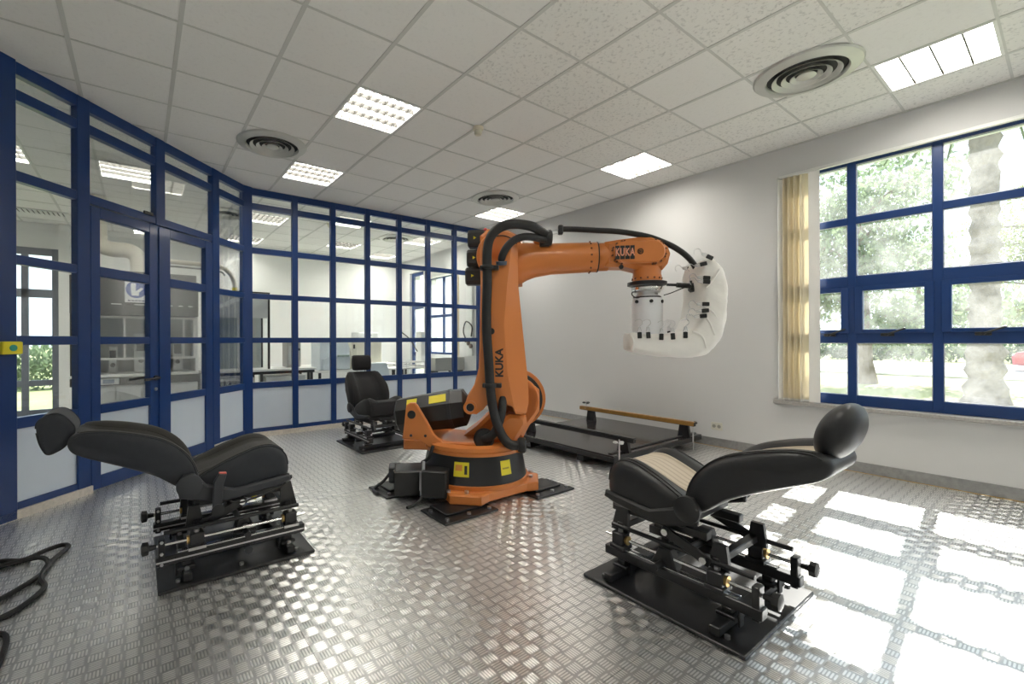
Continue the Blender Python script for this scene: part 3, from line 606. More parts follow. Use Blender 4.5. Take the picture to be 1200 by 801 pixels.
# cloth covered seat form
inn = spline([(1.25, 1.322), (1.35, 1.316), (1.48, 1.309), (1.60, 1.313), (1.69, 1.338), (1.74, 1.41), (1.763, 1.50), (1.772, 1.60), (1.774, 1.70), (1.768, 1.80), (1.80, 1.885)], 4, False)
ou_ = spline([(1.248, 1.178), (1.36, 1.152), (1.52, 1.130), (1.68, 1.120), (1.80, 1.138), (1.89, 1.20), (1.945, 1.31), (1.972, 1.45), (1.983, 1.60), (1.962, 1.78), (1.875, 1.892)], 4, False)
dm = RM(); rings = []; NS = len(inn)
for i in range(NS):
    a_, b_ = Vector(inn[i]), Vector(ou_[i]); u = i / (NS - 1); hw = .235 * (1 - .12 * max(0, u - .75) / .25); ring = []
    e = 1 - .10 * (1 if i in (0, NS - 1) else 0)
    for k in range(28):
        t = 2 * PI * k / 28; cc, ss = math.cos(t), math.sin(t); f = lambda v: math.copysign(abs(v) ** .42, v)
        m_ = (a_ + b_) / 2; h_ = (b_ - a_) / 2; w = .003 * (math.sin(i * 1.3 + k * .9) + math.sin(i * .5 - k * 1.7))
        sh_ = 1 - min(1, u / .16); p = m_ + h_ * f(cc) * e + h_.normalized() * w; ring.append((p.x, .005 - .105 * sh_ + ((hw - .105 * sh_) * e + w) * f(ss), p.y))
    rings.append(ring)
dm.loft(rings)
DM = dm.build('seat_form', CLOTH, rob, angle=60); DM['label'] = 'white cloth pulled over an angular seat shaped form'
folds = [[(1.77, -.232, 1.47), (1.82, -.240, 1.40), (1.86, -.236, 1.30)], [(1.775, -.234, 1.52), (1.85, -.238, 1.47), (1.91, -.226, 1.36)], [(1.80, -.235, 1.66), (1.85, -.236, 1.72), (1.90, -.226, 1.80)], [(1.25, -.232, 1.31), (1.27, -.236, 1.25), (1.265, -.233, 1.18)], [(1.70, -.236, 1.33), (1.77, -.238, 1.29), (1.80, -.234, 1.20)]]
for f_ in folds: RM().tube([(q_[0], q_[1] + .006, q_[2]) for q_ in f_], .0075, 8, 5).build('cloth_fold', CLOTH, DM)
def clip(x, z, ang, y=-.243):
    M = Matrix.Translation((x, y, z)) @ Matrix.Rotation(ang, 4, 'Y')
    g = RM(); g.obox(M @ Matrix.Translation((0, 0, -.025)), .03, .016, .05, .003); CLP = g.build('clip', BLACKP, DM)
    w = RM(); pts = [(-.01, 0, 0), (-.012, 0, .03), (0, 0, .045), (.006, 0, .06), (-.008, -.004, .08), (-.03, -.004, .09)] if False else [(0, 0, 0), (0, 0, .04), (.022, 0, .062), (.02, 0, .088), (-.005, 0, .098), (-.03, 0, .085)]
    w.tube([M @ Vector(p) for p in pts], .0028, 5, 4)
    w.cyl(M @ Vector((-.013, 0, .004)), M @ Vector((-.006, 0, .04)), .004, n=6); w.cyl(M @ Vector((.013, 0, .004)), M @ Vector((.006, 0, .04)), .004, n=6)
    w.T = TR; w.build('clip_wire', STEEL, DM)
for x, z in ((1.312, 1.325), (1.375, 1.325), (1.473, 1.312), (1.554, 1.315), (1.647, 1.325)): clip(x, z, random.uniform(-.1, .1))
for x, z in ((1.44, 1.325), (1.53, 1.33), (1.60, 1.33), (1.67, 1.34)): clip(x, z, random.uniform(-.1, .1), .20)
for x, z in ((1.768, 1.535), (1.765, 1.483), (1.75, 1.442)): clip(x, z, -PI / 2 + random.uniform(-.1, .2))
for x, z in ((1.775, 1.735), (1.775, 1.705)): clip(x, z, -PI / 2 + .1)
clip(1.80, 1.90, -1.1); clip(1.785, 1.86, -1.5, .1); clip(1.77, 1.84, -1.8, -.2)
# dress pack hoses
hz = [(.62, -.10, 2.135), (.55, -.20, 2.155), (.469, -.27, 2.175), (.336, -.32, 2.18), (.236, -.33, 2.15), (.168, -.33, 2.081), (.14, -.32, 1.967), (.139, -.31, 1.73), (.131, -.305, 1.391), (.15, -.305, 1.052), (.157, -.305, .916), (.183, -.31, .714), (.236, -.33, .546), (.309, -.36, .455), (.40, -.34, .445)]
RM().tube(hz, .038, 14, 6).build('main_hose', RUBBER, rob)
RM().tube([(.62, -.10, 2.09), (.52, -.20, 2.095), (.43, -.25, 2.092), (.355, -.27, 2.065), (.295, -.275, 2.01), (.255, -.25, 1.94), (.25, -.2, 1.88)], .031, 12, 6).build('branch_hose', RUBBER, rob)
RM().lathe([(.045, 0), (.045, .03)], org=(.25, -.24, 1.905), axis=(0, .3, -1), n=20).build('hose_collar', mat('blue_grey_plastic', (.08, .11, .16), .4), rob)
RM().tube([(.255, -.22, .80), (.25, -.27, .70), (.225, -.30, .60), (.175, -.30, .51), (.10, -.27, .465)], .034, 12, 6).build('branch_hose', RUBBER, rob)
RM().lathe([(.075, 0), (.085, .03), (.07, .06)], org=(.10, -.22, .465), axis=(.1, -1, .1), n=24).build('hose_bulkhead', BLACKP, rob)
RM().lathe([(.05, 0), (.06, .02), (.06, .05), (.05, .06)], org=(.375, -.34, .445), axis=(1, .1, 0), n=20).build('hose_bulkhead', BLACKP, rob)
for zz, xx in ((1.845, .14), (.905, .158)):
    b = RM(); b.lathe([(.048, -.016), (.052, -.01), (.052, .01), (.048, .016)], org=(xx, -.31, zz), n=20); b.box(xx - .06, xx + .09, -.325, -.245, zz - .016, zz + .016, .004); b.build('hose_clamp', BLACKP, rob)
hb = RM(); hb.lathe([(.06, 0), (.066, .02), (.066, .05), (.055, .06)], org=(.60, -.09, 2.115), axis=(1, .1, 0), n=24); hb.box(.56, .64, -.12, -.03, 2.04, 2.09, .006); hb.build('hose_clamp', BLACKP, rob)
sw = RM(); sw.tube([(.64, -.09, 2.15), (.68, -.08, 2.175), (.73, -.06, 2.185)], .004, 6); sw.tube([(.64, -.09, 2.13), (.69, -.07, 2.15), (.74, -.05, 2.16)], .004, 6); sw.build('retainer_spring', STEEL, rob)
RM().tube([(.722, -.05, 2.192), (.86, -.05, 2.185), (1.032, -.05, 2.170), (1.19, -.05, 2.155), (1.335, -.05, 2.128), (1.44, -.05, 2.10), (1.533, -.05, 2.062), (1.62, -.05, 2.018), (1.696, -.05, 1.964), (1.75, -.05, 1.91), (1.792, -.05, 1.845), (1.815, -.05, 1.78), (1.822, -.05, 1.70)], .023, 12, 5).build('tool_hose', RUBBER, rob)
RM().obox(Matrix.Translation((.735, -.05, 2.185)), .04, .06, .075, .006).build('hose_end', BLACKP, rob)
# ================================================================== car seats on adjuster rigs
def rot2(p, c, a): x, z = p[0] - c[0], p[1] - c[1]; return (c[0] + x * math.cos(a) - z * math.sin(a), c[1] + x * math.sin(a) + z * math.cos(a))
def cushion_body(name, prof, ntop, hw, bol, m, parent, sub=4, taper=None, edge=.8, rnd=False):
    P = spline(prof, sub); N = len(P); top = [i < ntop * sub for i in range(N)]
    A = sum(P[i][0] * P[(i + 1) % N][1] - P[(i + 1) % N][0] * P[i][1] for i in range(N)); sg = 1 if A > 0 else -1
    nr = []
    for i in range(N):
        d = (Vector(P[(i + 1) % N]) - Vector(P[i - 1])).normalized(); nr.append(Vector((d.y, -d.x)) * sg)
    cen = Vector((sum(p[0] for p in P) / N, sum(p[1] for p in P) / N))
    def pos(i, v, lift=0.0):
        a = abs(v); s = 1 - (1 - edge) * max(0, (a - .72) / .28) ** 2.2
        if rnd: s = max(.06, (1 - a ** 2.6) ** .45)
        p = Vector(P[i]); p = cen + (p - cen) * s
        if top[i]:
            e = min(i, ntop * sub - 1 - i) / (ntop * sub * .5); k = min(1, e * 2.2)
            t = min(1, max(0, (a - .34) / .36)); t = t * t * (3 - 2 * t); p = p + nr[i] * (bol * (t - .75) * k)
        p = p + nr[i] * lift
        w = hw * (taper(i / N) if taper else 1)
        vv = v / 1.0
        return (p[0], w * vv, p[1])
    st = [-1, -.985, -.94, -.88, -.8, -.7, -.58, -.45, -.34, -.2, 0, .2, .34, .45, .58, .7, .8, .88, .94, .985, 1]
    sc = {} if rnd else {1: .72, .985: .86, .94: .95}
    mb = MB(); rings = []
    for v in st:
        r = [pos(i, v) for i in range(N)]
        k = sc.get(abs(v), 1)
        if k != 1: r = [(cen[0] + (p[0] - cen[0]) * k, p[1], cen[1] + (p[2] - cen[1]) * k) for p in r]
        rings.append(r)
    mb.loft(rings); o = mb.build(name, m, parent, angle=70)
    return o, pos, N, ntop * sub
def insert_panel(name, pos, i0, i1, v0, v1, m, parent, lift=.005, nv=9):
    mb = MB(); g = []
    for i in range(i0, i1 + 1): g.append([pos(i, v0 + (v1 - v0) * k / nv, lift) for k in range(nv + 1)])
    g0 = [[pos(i, v0 + (v1 - v0) * k / nv, -.012) for k in (0, nv)] for i in range(i0, i1 + 1)]
    mb.loft(g, False, False)
    mb.loft([[r[0] for r in g], [r[0] for r in g0]], False, False); mb.loft([[r[-1] for r in g], [r[1] for r in g0]], False, False)
    mb.loft([g[0], [pos(i0, v0 + (v1 - v0) * k / nv, -.012) for k in range(nv + 1)]], False, False); mb.loft([g[-1], [pos(i1, v0 + (v1 - v0) * k / nv, -.012) for k in range(nv + 1)]], False, False)
    return mb.build(name, m, parent, angle=60)
def seam(pos, i0, i1, v, m, parent, r=.004):
    return MB().tube([pos(i, v, .002) for i in range(i0, i1 + 1)], r, 6, 1).build('piping', m, parent)
def make_seat(label, loc, rz, dx, dz, back, head, mside, mtop, minsert, buckle=True, railw=.26, bs=1.0, bw=.25, cl=1.0, bdx=0.0, bdz=0.0):
    t = thing('car_seat', label, 'car seat', loc, rz, group='car seats on black adjuster rigs')
    # --- rig
    bp = MB().box(-.39, .39, -.39, .39, 0, .02, .004).build('base_plate', BLACKM, t)
    for (bx, by) in ((-.30, -.33), (.30, -.33), (-.30, .33), (.30, .33), (.0, -.33)): MB().cyl((bx, by, .02), (bx, by, .034), .012, n=6).build('bolt', STEEL, bp)
    for x in (-.26, .26):
        MB().box(x - .022, x + .022, -.36, .36, .022, .062, .004).build('cross_bar', BLACKM, t)
        for y in (-railw, railw):
            f = MB(); f.box(x - .04, x + .04, y - .045, y + .045, .06, .078, .003); f.box(x - .022, x + .022, y - .03, y + .03, .078, .102, .003); f.box(x - .05, x - .04, y - .02, y + .02, .03, .10, .002); F = f.build('rail_foot', BLACKM, t)
            MB().cyl((x, y - .045, .07), (x, y - .058, .07), .012, n=8).build('bolt', STEEL, F)
    for y in (-railw, railw):
        R = MB().box(-.395, .36, y - .028, y + .028, .10, .148, .004).build('rail', BLACKM, t)
        MB().box(-.30, .33, y - .018, y - .006, .148, .154).build('track', CHROME, R); MB().box(-.30, .33, y + .006, y + .018, .148, .154).build('track', CHROME, R)
        MB().box(-.395, .36, y - .0295, y - .028, .118, .126).build('scale_strip', STEEL, R)
        ls = MB().cyl((-.41, y, .20), (.37, y, .20), .009, n=12); ls.cyl((.02, y, .20), (.08, y, .20), .014, n=12); LS = ls.build('lead_screw', CHROME, t)
        kb = MB(); kb.lathe([(.012, 0), (.016, .03), (.034, .035), (.036, .06), (.02, .066)], org=(-.392, y, .20), axis=(-1, 0, 0), n=8); kb.build('knob', BLACKP, LS)
        eb = MB(); eb.box(-.385, -.355, y - .026, y + .026, .09, .235, .003); EB = eb.build('end_bracket', BLACKM, t)
        for zz in (.11, .165, .225): MB().cyl((-.37, y - .026, zz), (-.37, y - .034, zz), .008, n=6).build('bolt', STEEL, EB)
        for x in (-.21, .28):
            c = MB(); c.box(x - .042, x + .042, y - .04, y + .04, .150, .172, .003); c.box(x - .034, x + .034, y - .032, y + .032, .172, .235, .004); CC = c.build('carriage', BLACKM, t)
            MB().lathe([(.022, 0), (.024, .012)], org=(x - .034, y, .20), axis=(-1, 0, 0), n=16).build('bearing', BRASS, CC); MB().cyl((x, y, .235), (x, y, .248), .014, n=6).build('bolt', STEEL, CC)
            MB().box(x - .042, x + .042, y - .043, y - .04, .152, .166).build('index_plate', STEEL, CC)
        b2 = MB(); b2.cyl((-.36, y * 1.0, .262), (.33, y, .262), .011, n=10); b2.build('guide_rod', BLACKM, t)
    MB().cyl((.04, -.30, .165), (.04, .30, .165), .017, n=14).build('cross_shaft', BLACKM, t)
    sh = MB(); sh.cyl((.04, -railw - .05, .085), (.04, -railw + .03, .085), .02); sh.cyl((.04, -railw - .058, .085), (.04, -railw - .05, .085), .022, n=8); sh.build('shaft_flange', PLASTG, t)
    # towers from carriages up to the seat pan
    for y in (-.2, .2):
        MB().prism([(-.26, .235), (-.17, .235), (-.19, .36 + dz), (-.245, .36 + dz)], y - .012, y + .012, 'xz').build('rear_tower', BLACKM, t)
        MB().prism([(.24, .235), (.34, .235), (.30, .40 + dz), (.24, .40 + dz)], y - .012, y + .012, 'xz').build('front_tower', BLACKM, t)
        lk = MB(); a, b = Vector((-.16, y * 1.12, .262)), Vector((.02, y * 1.12, .34 + dz)); an = math.atan2(b.z - a.z, b.x - a.x)
        lk.obox(Matrix.Translation((a + b) / 2) @ Matrix.Rotation(-an, 4, 'Y'), (b - a).length + .05, .014, .05, .004); L = lk.build('lift_link', BLACKM, t)
        for p in (a, b): MB().cyl((p.x, p.y - .012 * (1 if y < 0 else -1), p.z), (p.x, p.y - .024 * (1 if y < 0 else -1), p.z), .016, n=12).build('bolt', CHROME, L)
    for y in (-.2, .2):
        w_ = MB(); w_.prism([(-.03, .155), (.10, .155), (.06, .24), (.0, .24)], y - .03, y + .03, 'xz', cham=.006); WB = w_.build('gear_block', BLACKM, t)
        MB().cyl((.035, y - .03, .20), (.035, y - .06, .20), .014, n=10).build('drive_stub', STEEL, WB)
    MB().box(-.22, -.18, -.22, .22, .25, .285, .004).build('cross_tube', BLACKM, t); MB().box(.26, .30, -.22, .22, .25, .285, .004).build('cross_tube', BLACKM, t)
    for y in (-.17, .17):
        MB().box(-.22 + dx, .28 + dx, y - .025, y + .025, .345 + dz, .385 + dz, .004).build('seat_slide', BLACKM, t)
    MB().cyl((.27 + dx, -.12, .40 + dz), (.33 + dx, -.12, .40 + dz), .012).build('slide_lever', BLACKP, t)
    # --- cushion
    cp = [(-.21, .50), (-.10, .555), (.02, .602), (.13, .632), (.215, .622), (.270, .58), (.288, .51), (.278, .445), (.2, .425), (0, .41), (-.12, .40), (-.2, .42)]
    cs = lambda x: .288 - (.288 - x) * cl
    cp = [(cs(x) + dx, z + dz) for x, z in cp]
    CU, pos, N, nt = cushion_body('cushion', cp, 5, .255, .035, mside, t)
    insert_panel('cushion_insert', pos, 1, nt - 1, -.5, .5, minsert, CU)
    for v0, v1 in ((-.78, -.52), (.52, .78)): insert_panel('cushion_bolster', pos, 1, nt - 1, v0, v1, mtop, CU, .003, 5)
    for v in (-.86, .86): seam(pos, 0, nt + 4, v, mside, CU)
    pan = MB()
    pp = [(-.29, .43), (-.305, .50), (-.27, .55), (-.22, .55), (-.16, .48), (-.02, .435), (.22, .458), (.275, .465), (.285, .43), (.2, .405), (-.06, .375), (-.14, .385)]; pp = [(cs(x) + dx, z + dz) for x, z in pp]
    ow = .285 if buckle else .268
    for y0, y1 in ((-ow, -.235), (.235, ow)): pan.prism(pp, y0, y1, 'xz', cham=.01)
    pan.box(cs(-.20) + dx, .25 + dx, -.235, .235, .385 + dz, .43 + dz, .006)
    PN = pan.build('seat_pan', PLASTG if buckle else BLACKP, t)
    for s in (-1, 1): MB().lathe([(.062, 0), (.060, .014), (.045, .02)], org=(cs(-.245) + dx, s * ow, .495 + dz), axis=(0, s, 0), n=28).build('recliner_cover', PLASTG if buckle else BLACKP, PN)
    # --- backrest
    bk = [(-.19, .50), (-.22, .585), (-.29, .675), (-.38, .738), (-.50, .778), (-.60, .80), (-.69, .812), (-.735, .80), (-.752, .765), (-.74, .728), (-.70, .70), (-.60, .655), (-.49, .605), (-.38, .545), (-.28, .468), (-.22, .445), (-.19, .46)]
    pv = (-.235, .49); bk = [rot2((pv[0] + (p[0] - pv[0]) * bs, pv[1] + (p[1] - pv[1]) * bs), pv, back) for p in bk]; bk = [(x + dx + bdx, z + dz + bdz) for x, z in bk]
    BK, pos, N, nt = cushion_body('backrest', bk, 7, bw, .05, mside, t, taper=lambda u: 1.0 - .2 * max(0, 1 - abs(u - .45) / .25))
    insert_panel('backrest_insert', pos, 3, nt - 2, -.5, .5, minsert, BK)
    for v0, v1 in ((-.80, -.52), (.52, .80)): insert_panel('backrest_bolster', pos, 2, nt - 3, v0, v1, mtop, BK, .003, 5)
    for v in (-.87, .87): seam(pos, 0, nt, v, mside, BK)
    # --- headrest
    hp, hwid, mh = head; hp = [(x + dx, z + dz) for x, z in hp]
    HD, pos, N, nt = cushion_body('headrest', hp, 2, hwid, 0, mh, t, sub=3, edge=.88 if buckle else .74, rnd=mh is LEATH)
    if mh is not LEATH: seam(pos, 0, N - 1, -.9, mh, HD, .003); seam(pos, 0, N - 1, .9, mh, HD, .003)
    hc = Vector((sum(p[0] for p in hp) / len(hp), sum(p[1] for p in hp) / len(hp)))
    tp = Vector([sum(bk[i][k] for i in (7, 8, 9)) / 3 for k in (0, 1)]); tp = tp + (Vector(pv) + Vector((dx, dz)) - tp) * .06
    for y in (-.06, .06): MB().cyl((tp.x, y, tp.y), (hc.x * .75 + tp.x * .25, y, hc.y * .75 + tp.y * .25), .007, n=8).build('headrest_post', STEEL, t)
    if buckle:
        bz = MB(); bz.prism([(-.14, .36), (-.095, .36), (-.085, .48), (-.07, .535), (-.11, .545), (-.135, .50)], -.325, -.295, 'xz', cham=.005); B_ = bz.build('belt_buckle', PLASTG, t)
        MB().obox(Matrix.Translation((-.09, -.31, .543)) @ Matrix.Rotation(.15, 4, 'Y'), .038, .022, .008, .002).build('release_button', mat('red_button', (.65, .12, .09), .4), B_)
        MB().lathe([(.03, 0), (.032, .01), (.02, .012)], org=(-.115, -.32, .35), axis=(0, -1, 0), n=16).build('buckle_anchor', BLACKM, t)
        yt = MB().lathe([(.012, 0), (.016, .012), (.014, .035), (.006, .05)], org=(.12, -.06, .285), n=12); yt.cyl((.12, -.06, .33), (.12, -.06, .39), .003, n=6); yt.build('yellow_tag', YELLOW, t)
        MB().tube([(-.05, -.28, .37), (.0, -.29, .355), (.08, -.285, .365), (.16, -.28, .378), (.25, -.27, .405)], .006, 6).build('wire_loom', RUBBER, t)
    return t
h1 = [(-.871, .848), (-.864, .881), (-.839, .904), (-.80, .917), (-.765, .90), (-.731, .855), (-.723, .822), (-.735, .79), (-.763, .744), (-.795, .722), (-.822, .712), (-.839, .725), (-.859, .777)]
make_seat('dark grey reclined car seat on a black rail rig, before the blue double door', (.46, 3.04, 0), 0, 0, 0, 0, (h1, .135, SEATS), SEATS, SEATT, SEATT)
def ellp(c, a, b, ang, n=14): return [(c[0] + a * math.cos(t) * math.cos(ang) - b * math.sin(t) * math.sin(ang), c[1] + a * math.cos(t) * math.sin(ang) + b * math.sin(t) * math.cos(ang)) for t in [2 * PI * i / n for i in range(n)]]
make_seat('black reclined car seat with tan striped centre panels, on a rail rig near the window', (2.32, 1.15, 0), PI / 2, .065, -.012, -.02, (ellp((-.655, .90), .125, .068, 1.95), .135, LEATH), LEATH, LEATH, TAN, buckle=False, railw=.215, bs=.98, cl=.86, bdx=.065, bdz=.012)
h3 = [(-.055, .10), (-.02, .115), (.03, .10), (.05, .05), (.05, -.03), (.03, -.075), (-.01, -.085), (-.05, -.06), (-.062, 0)]
def place_head(c): return [(x + c[0], z + c[1]) for x, z in h3]
make_seat('black upright car seat on a rail rig, behind the robot by the rear partition', (2.40, 5.02, 0), -PI / 2, .0, -.06, -.46, (place_head((-.50, 1.02)), .125, SEATK), SEATK, SEATK, SEATK, buckle=False, bs=.86, bw=.275)

# ================================================================== black levelling platform
pf = thing('levelling_platform', 'low black board platform with an ochre topped rail, beside the white wall', 'platform', (3.72, 2.60, 0))
L_, W_ = 1.72, 1.55
MB().box(0, L_, 0, W_, .125, .14, .003).build('board', GLOSSB, pf)
for a in ((0, L_, 0, .05), (0, L_, W_ - .05, W_), (0, .05, .05, W_ - .05), (L_ - .05, L_, .05, W_ - .05)): MB().box(a[0], a[1], a[2], a[3], .075, .125, .003).build('edge_beam', BLACKM, pf)
MB().box(.05, L_, .06, .10, .14, .15, .002).build('edge_strip', BLACKM, pf)
for yy in (.35, 1.1): MB().box(-.02, L_ * .6, yy, yy + .08, .02, .075, .003).build('skid', BLACKM, pf)
for (bx, top, hh) in ((.24, BLACKM, 0), (1.42, WOODO, .03)):
    bm_ = MB().box(bx - .025, bx + .025, -.07, W_ - .02, .245 + hh, .285 + hh, .004).build('clamp_beam', BLACKM, pf)
    MB().box(bx - .026, bx + .026, -.072, W_ - .018, .285 + hh, .297 + hh, .003).build('beam_cap', top, bm_)
    if top is WOODO: MB().box(bx - .028, bx - .0255, -.07, W_ - .02, .25 + hh, .287 + hh).build('beam_facing', WOODO, bm_)
    for py in (.03, W_ - .22):
        MB().prism([(py - .05, .14), (py + .09, .14), (py + .07, .245 + hh), (py - .03, .245 + hh)], bx - .02, bx + .02, 'yz').build('post', BLACKM, pf)
for (sx, sy, lo, hi) in ((.06, -.02, .02, .30), (1.44, -.04, .0, .345), (1.42, W_ - .12, .30, .41), (.10, W_ - .1, .02, .3)):
    s_ = MB(); s_.cyl((sx, sy, lo), (sx, sy, hi), .007, n=10); s_.lathe([(.028, 0), (.03, .006)], org=(sx, sy, lo), n=14); SS = s_.build('levelling_screw', STEEL, pf)
    hd = MB(); zz = hi - .03
    for a in range(3): hd.ell((sx + .035 * math.cos(2.1 * a), sy + .035 * math.sin(2.1 * a), zz), .026, .026, .012, 10, 6)
    hd.build('star_grip', BLACKP if sx > .1 else STEEL, SS)

# ================================================================== floor cables
for lab, pts, r in (('thick black cable looping over itself on the floor at the left edge', [(-.84, 3.56, .014), (-.65, 3.575, .014), (-.55, 3.52, .014), (-.46, 3.60, .016), (-.385, 3.62, .02), (-.36, 3.57, .014), (-.42, 3.38, .014), (-.43, 3.20, .014), (-.40, 3.06, .014), (-.46, 2.90, .014), (-.55, 2.80, .014), (-.62, 2.62, .014), (-.80, 2.40, .014)], .013),
                    ('second black cable curling forward along the floor at the left edge', [(-.84, 3.46, .014), (-.62, 3.50, .014), (-.47, 3.46, .030), (-.42, 3.36, .016), (-.44, 3.24, .014), (-.52, 3.10, .014), (-.62, 2.98, .014), (-.72, 2.86, .014), (-.84, 2.80, .014)], .012),
                    ('short black cable end near the lower left corner of the floor', [(-.84, 2.62, .013), (-.60, 2.70, .013), (-.48, 2.68, .013), (-.45, 2.50, .013), (-.46, 2.32, .013), (-.50, 2.15, .013), (-.62, 2.0, .013)], .011)):
    tag(MB().tube(pts, r, 10, 6).build('floor_cable', RUBBER), lab, 'cable', 'black cables on the floor')
# ================================================================== laboratory behind the glass
YL = 10.2
LFLOOR = mat('lab_floor', (.50, .50, .49), .35, var=.08, vscale=3)
tag(MB().prism([(-3.6, 3.8), (-.98, 3.8), (-.98, 4.24), (1.12, 6.36), (XW + .02, 6.36), (XW + .02, YL + .1), (-3.6, YL + .1)], -.07, 0, 'xy').build('floor', LFLOOR), 'pale laboratory floor behind the partitions', 'floor', kind='structure')
far = MB(); far.box(-3.7, -2.75, YL, YL + .25, -.1, ZC + .25); far.box(-2.75, -1.12, YL, YL + .25, 2.86, ZC + .25); far.box(-1.12, XW + .3, YL, YL + .25, -.1, ZC + .25)
tag(far.build('wall_far', LABW), 'white far wall of the laboratory', 'wall', kind='structure')
tag(MB().box(-3.75, -3.5, 3.7, YL + .25, -.1, ZC + .25).build('wall_lab', LABW), 'white side wall of the laboratory', 'wall', kind='structure')
tag(MB().box(-3.6, -1.09, 3.7, 3.9, -.1, ZC + .25).build('wall_lab_front', LABW), 'white front wall of the laboratory', 'wall', kind='structure')
tag(MB().box(-1.12, -.98, YL - .12, YL, 0, ZC).build('trim_2', LABW), 'white pillar at the edge of the glazed laboratory door', 'pillar', kind='structure')
GREYF = mat('grey_frame', (.20, .22, .27), .4)
gd = thing('door_3', 'grey framed glazed double door in the laboratory far wall', 'door', (0, YL, 0), kind='structure')
def gbx(n, x0, x1, z0, z1, m=GREYF, y0=.02, y1=.09, p=gd): return MB().box(x0, x1, y0, y1, z0, z1, .004 if m is GREYF else 0).build(n, m, p)
gbx('frame', -2.75, -2.66, 0, 2.86); gbx('frame', -1.22, -1.12, 0, 2.86); gbx('frame', -2.66, -1.22, 2.74, 2.86); gbx('transom', -2.66, -1.22, 2.02, 2.16)
for a in (-2.20, -1.90, -1.56): gbx('mullion', a - .045, a + .045, 0, 2.74)
for a, b in ((-2.66, -2.245), (-2.155, -1.945), (-1.855, -1.605), (-1.515, -1.22)):
    gbx('pane', a, b, 2.16, 2.74, GLASS, .05, .056); gbx('pane', a, b, .62, 2.02, GLASS, .05, .056); gbx('rail', a, b, .52, .62); gbx('pane', a, b, .12, .52, GLASS, .05, .056); gbx('rail', a, b, 0, .12)
# lab window and door in the outer wall
lw = thing('window_2', 'white framed laboratory window in the outer wall', 'window', (XW + .06, 0, 0), kind='structure')
for a in ((7.75, 7.80, .95, 2.75), (8.95, 9.0, .95, 2.75), (8.35, 8.39, .95, 2.75)): MB().box(0, .06, *a[:2], *a[2:], .003).build('jamb', BLUEW, lw)
for a in ((.95, 1.0), (1.80, 1.86), (2.70, 2.75)): MB().box(0, .06, 7.80, 8.95, *a, .003).build('transom', BLUEW, lw)
for y0, y1 in ((7.80, 8.35), (8.39, 8.95)):
    for z0, z1 in ((1.0, 1.8), (1.86, 2.7)): MB().box(.025, .03, y0, y1, z0, z1).build('pane', WGLASS, lw)
ld = thing('door_4', 'narrow blue framed glazed door in the laboratory outer wall', 'door', (XW + .06, 0, 0), kind='structure')
for a in ((9.12, 9.20, 0, 2.95), (9.70, 9.78, 0, 2.95)): MB().box(0, .06, *a[:2], *a[2:], .003).build('stile', BLUE, ld)
for a in ((0, .12), (.9, .98), (2.05, 2.13), (2.87, 2.95)): MB().box(0, .06, 9.20, 9.70, *a, .003).build('rail', BLUE, ld)
for a in ((.12, .9), (.98, 2.05), (2.13, 2.87)): MB().box(.025, .03, 9.20, 9.70, *a).build('pane', WGLASS, ld)
lb = thing('vertical_blind', 'tan vertical blind bunched at the near end of the laboratory window', 'blind', (XW - .03, 7.70, 0))
for q in range(4): MB().obox(Matrix.Translation((0, .03 * q, 1.80)) @ Matrix.Rotation(.7, 4, 'Z'), .003, .09, 1.8).build('slat', BLIND, lb)
MB().box(-.02, .02, -.05, 1.3, 2.70, 2.73).build('head_rail', FIN, lb)
# fume hoods
HG = mat('hood_dark_grey', (.028, .029, .031), .5, var=.05); HW = mat('hood_white', (.74, .75, .74), .4, var=.03); HI = mat('hood_inner', (.50, .53, .53), .4); TOPW = mat('worktop_white', (.82, .82, .80), .3, var=.02); BLK = mat('bench_frame', (.03, .03, .033), .4)
def hood(x0, x1, lab):
    t = thing('fume_hood', lab, 'fume hood', (x0, 7.4, 0), group='laboratory fume hoods'); w = x1 - x0
    MB().box(.02, w - .02, .03, .80, .08, .69, .004).build('cabinet', HW, t); MB().box(.03, w - .03, .06, .79, 0, .08).build('toe_kick', HG, t)
    for k in range(2):
        d = MB().box(.03 + k * (w - .06) / 2, .03 + (k + 1) * (w - .06) / 2 - .006, .008, .03, .10, .67, .003).build('cabinet_door', HW, t)
    MB().box(0, w, 0, .80, .69, .795, .004).build('apron', HG, t)
    MB().box(-.0, w + .0, -.03, .80, .797, .83, .005).build('worktop', TOPW, t)
    MB().box(0, .035, .03, .80, .83, 1.62).build('side_panel', HG, t); MB().box(w - .035, w, .03, .80, .83, 1.62).build('side_panel', HW, t)
    MB().box(.035, w - .035, .76, .80, .83, 1.62).build('back_panel', HI, t)
    MB().box(0, w, 0, .80, 1.62, 2.12, .006).build('fascia', HG, t); MB().box(.02, w - .02, .04, .78, 2.12, 2.22, .004).build('crown', HG, t)
    MB().box(0, w, -.008, .0, 1.735, 1.745).build('fascia_groove', PLASTG, t)
    for k in range(3): MB().box(w * (.18 + .27 * k), w * (.30 + .27 * k), -.012, -.008, 1.76, 1.772).build('label_strip', HW, t)
    sa = MB(); 
    for a in ((.035, w - .035, 1.02, 1.05), (.035, w - .035, 1.58, 1.61), (.035, .06, 1.05, 1.58), (w - .06, w - .035, 1.05, 1.58), (w * .6 - .012, w * .6 + .012, 1.05, 1.58)): sa.box(a[0], a[1], .06, .085, a[2], a[3])
    SA = sa.build('sash', FIN, t); MB().box(.06, w - .06, .07, .075, 1.05, 1.58).build('pane', GLASS, SA)
    return t
hd = hood(-.72, .21, 'dark grey fume hood with a blue safety sign, behind the left door leaf')
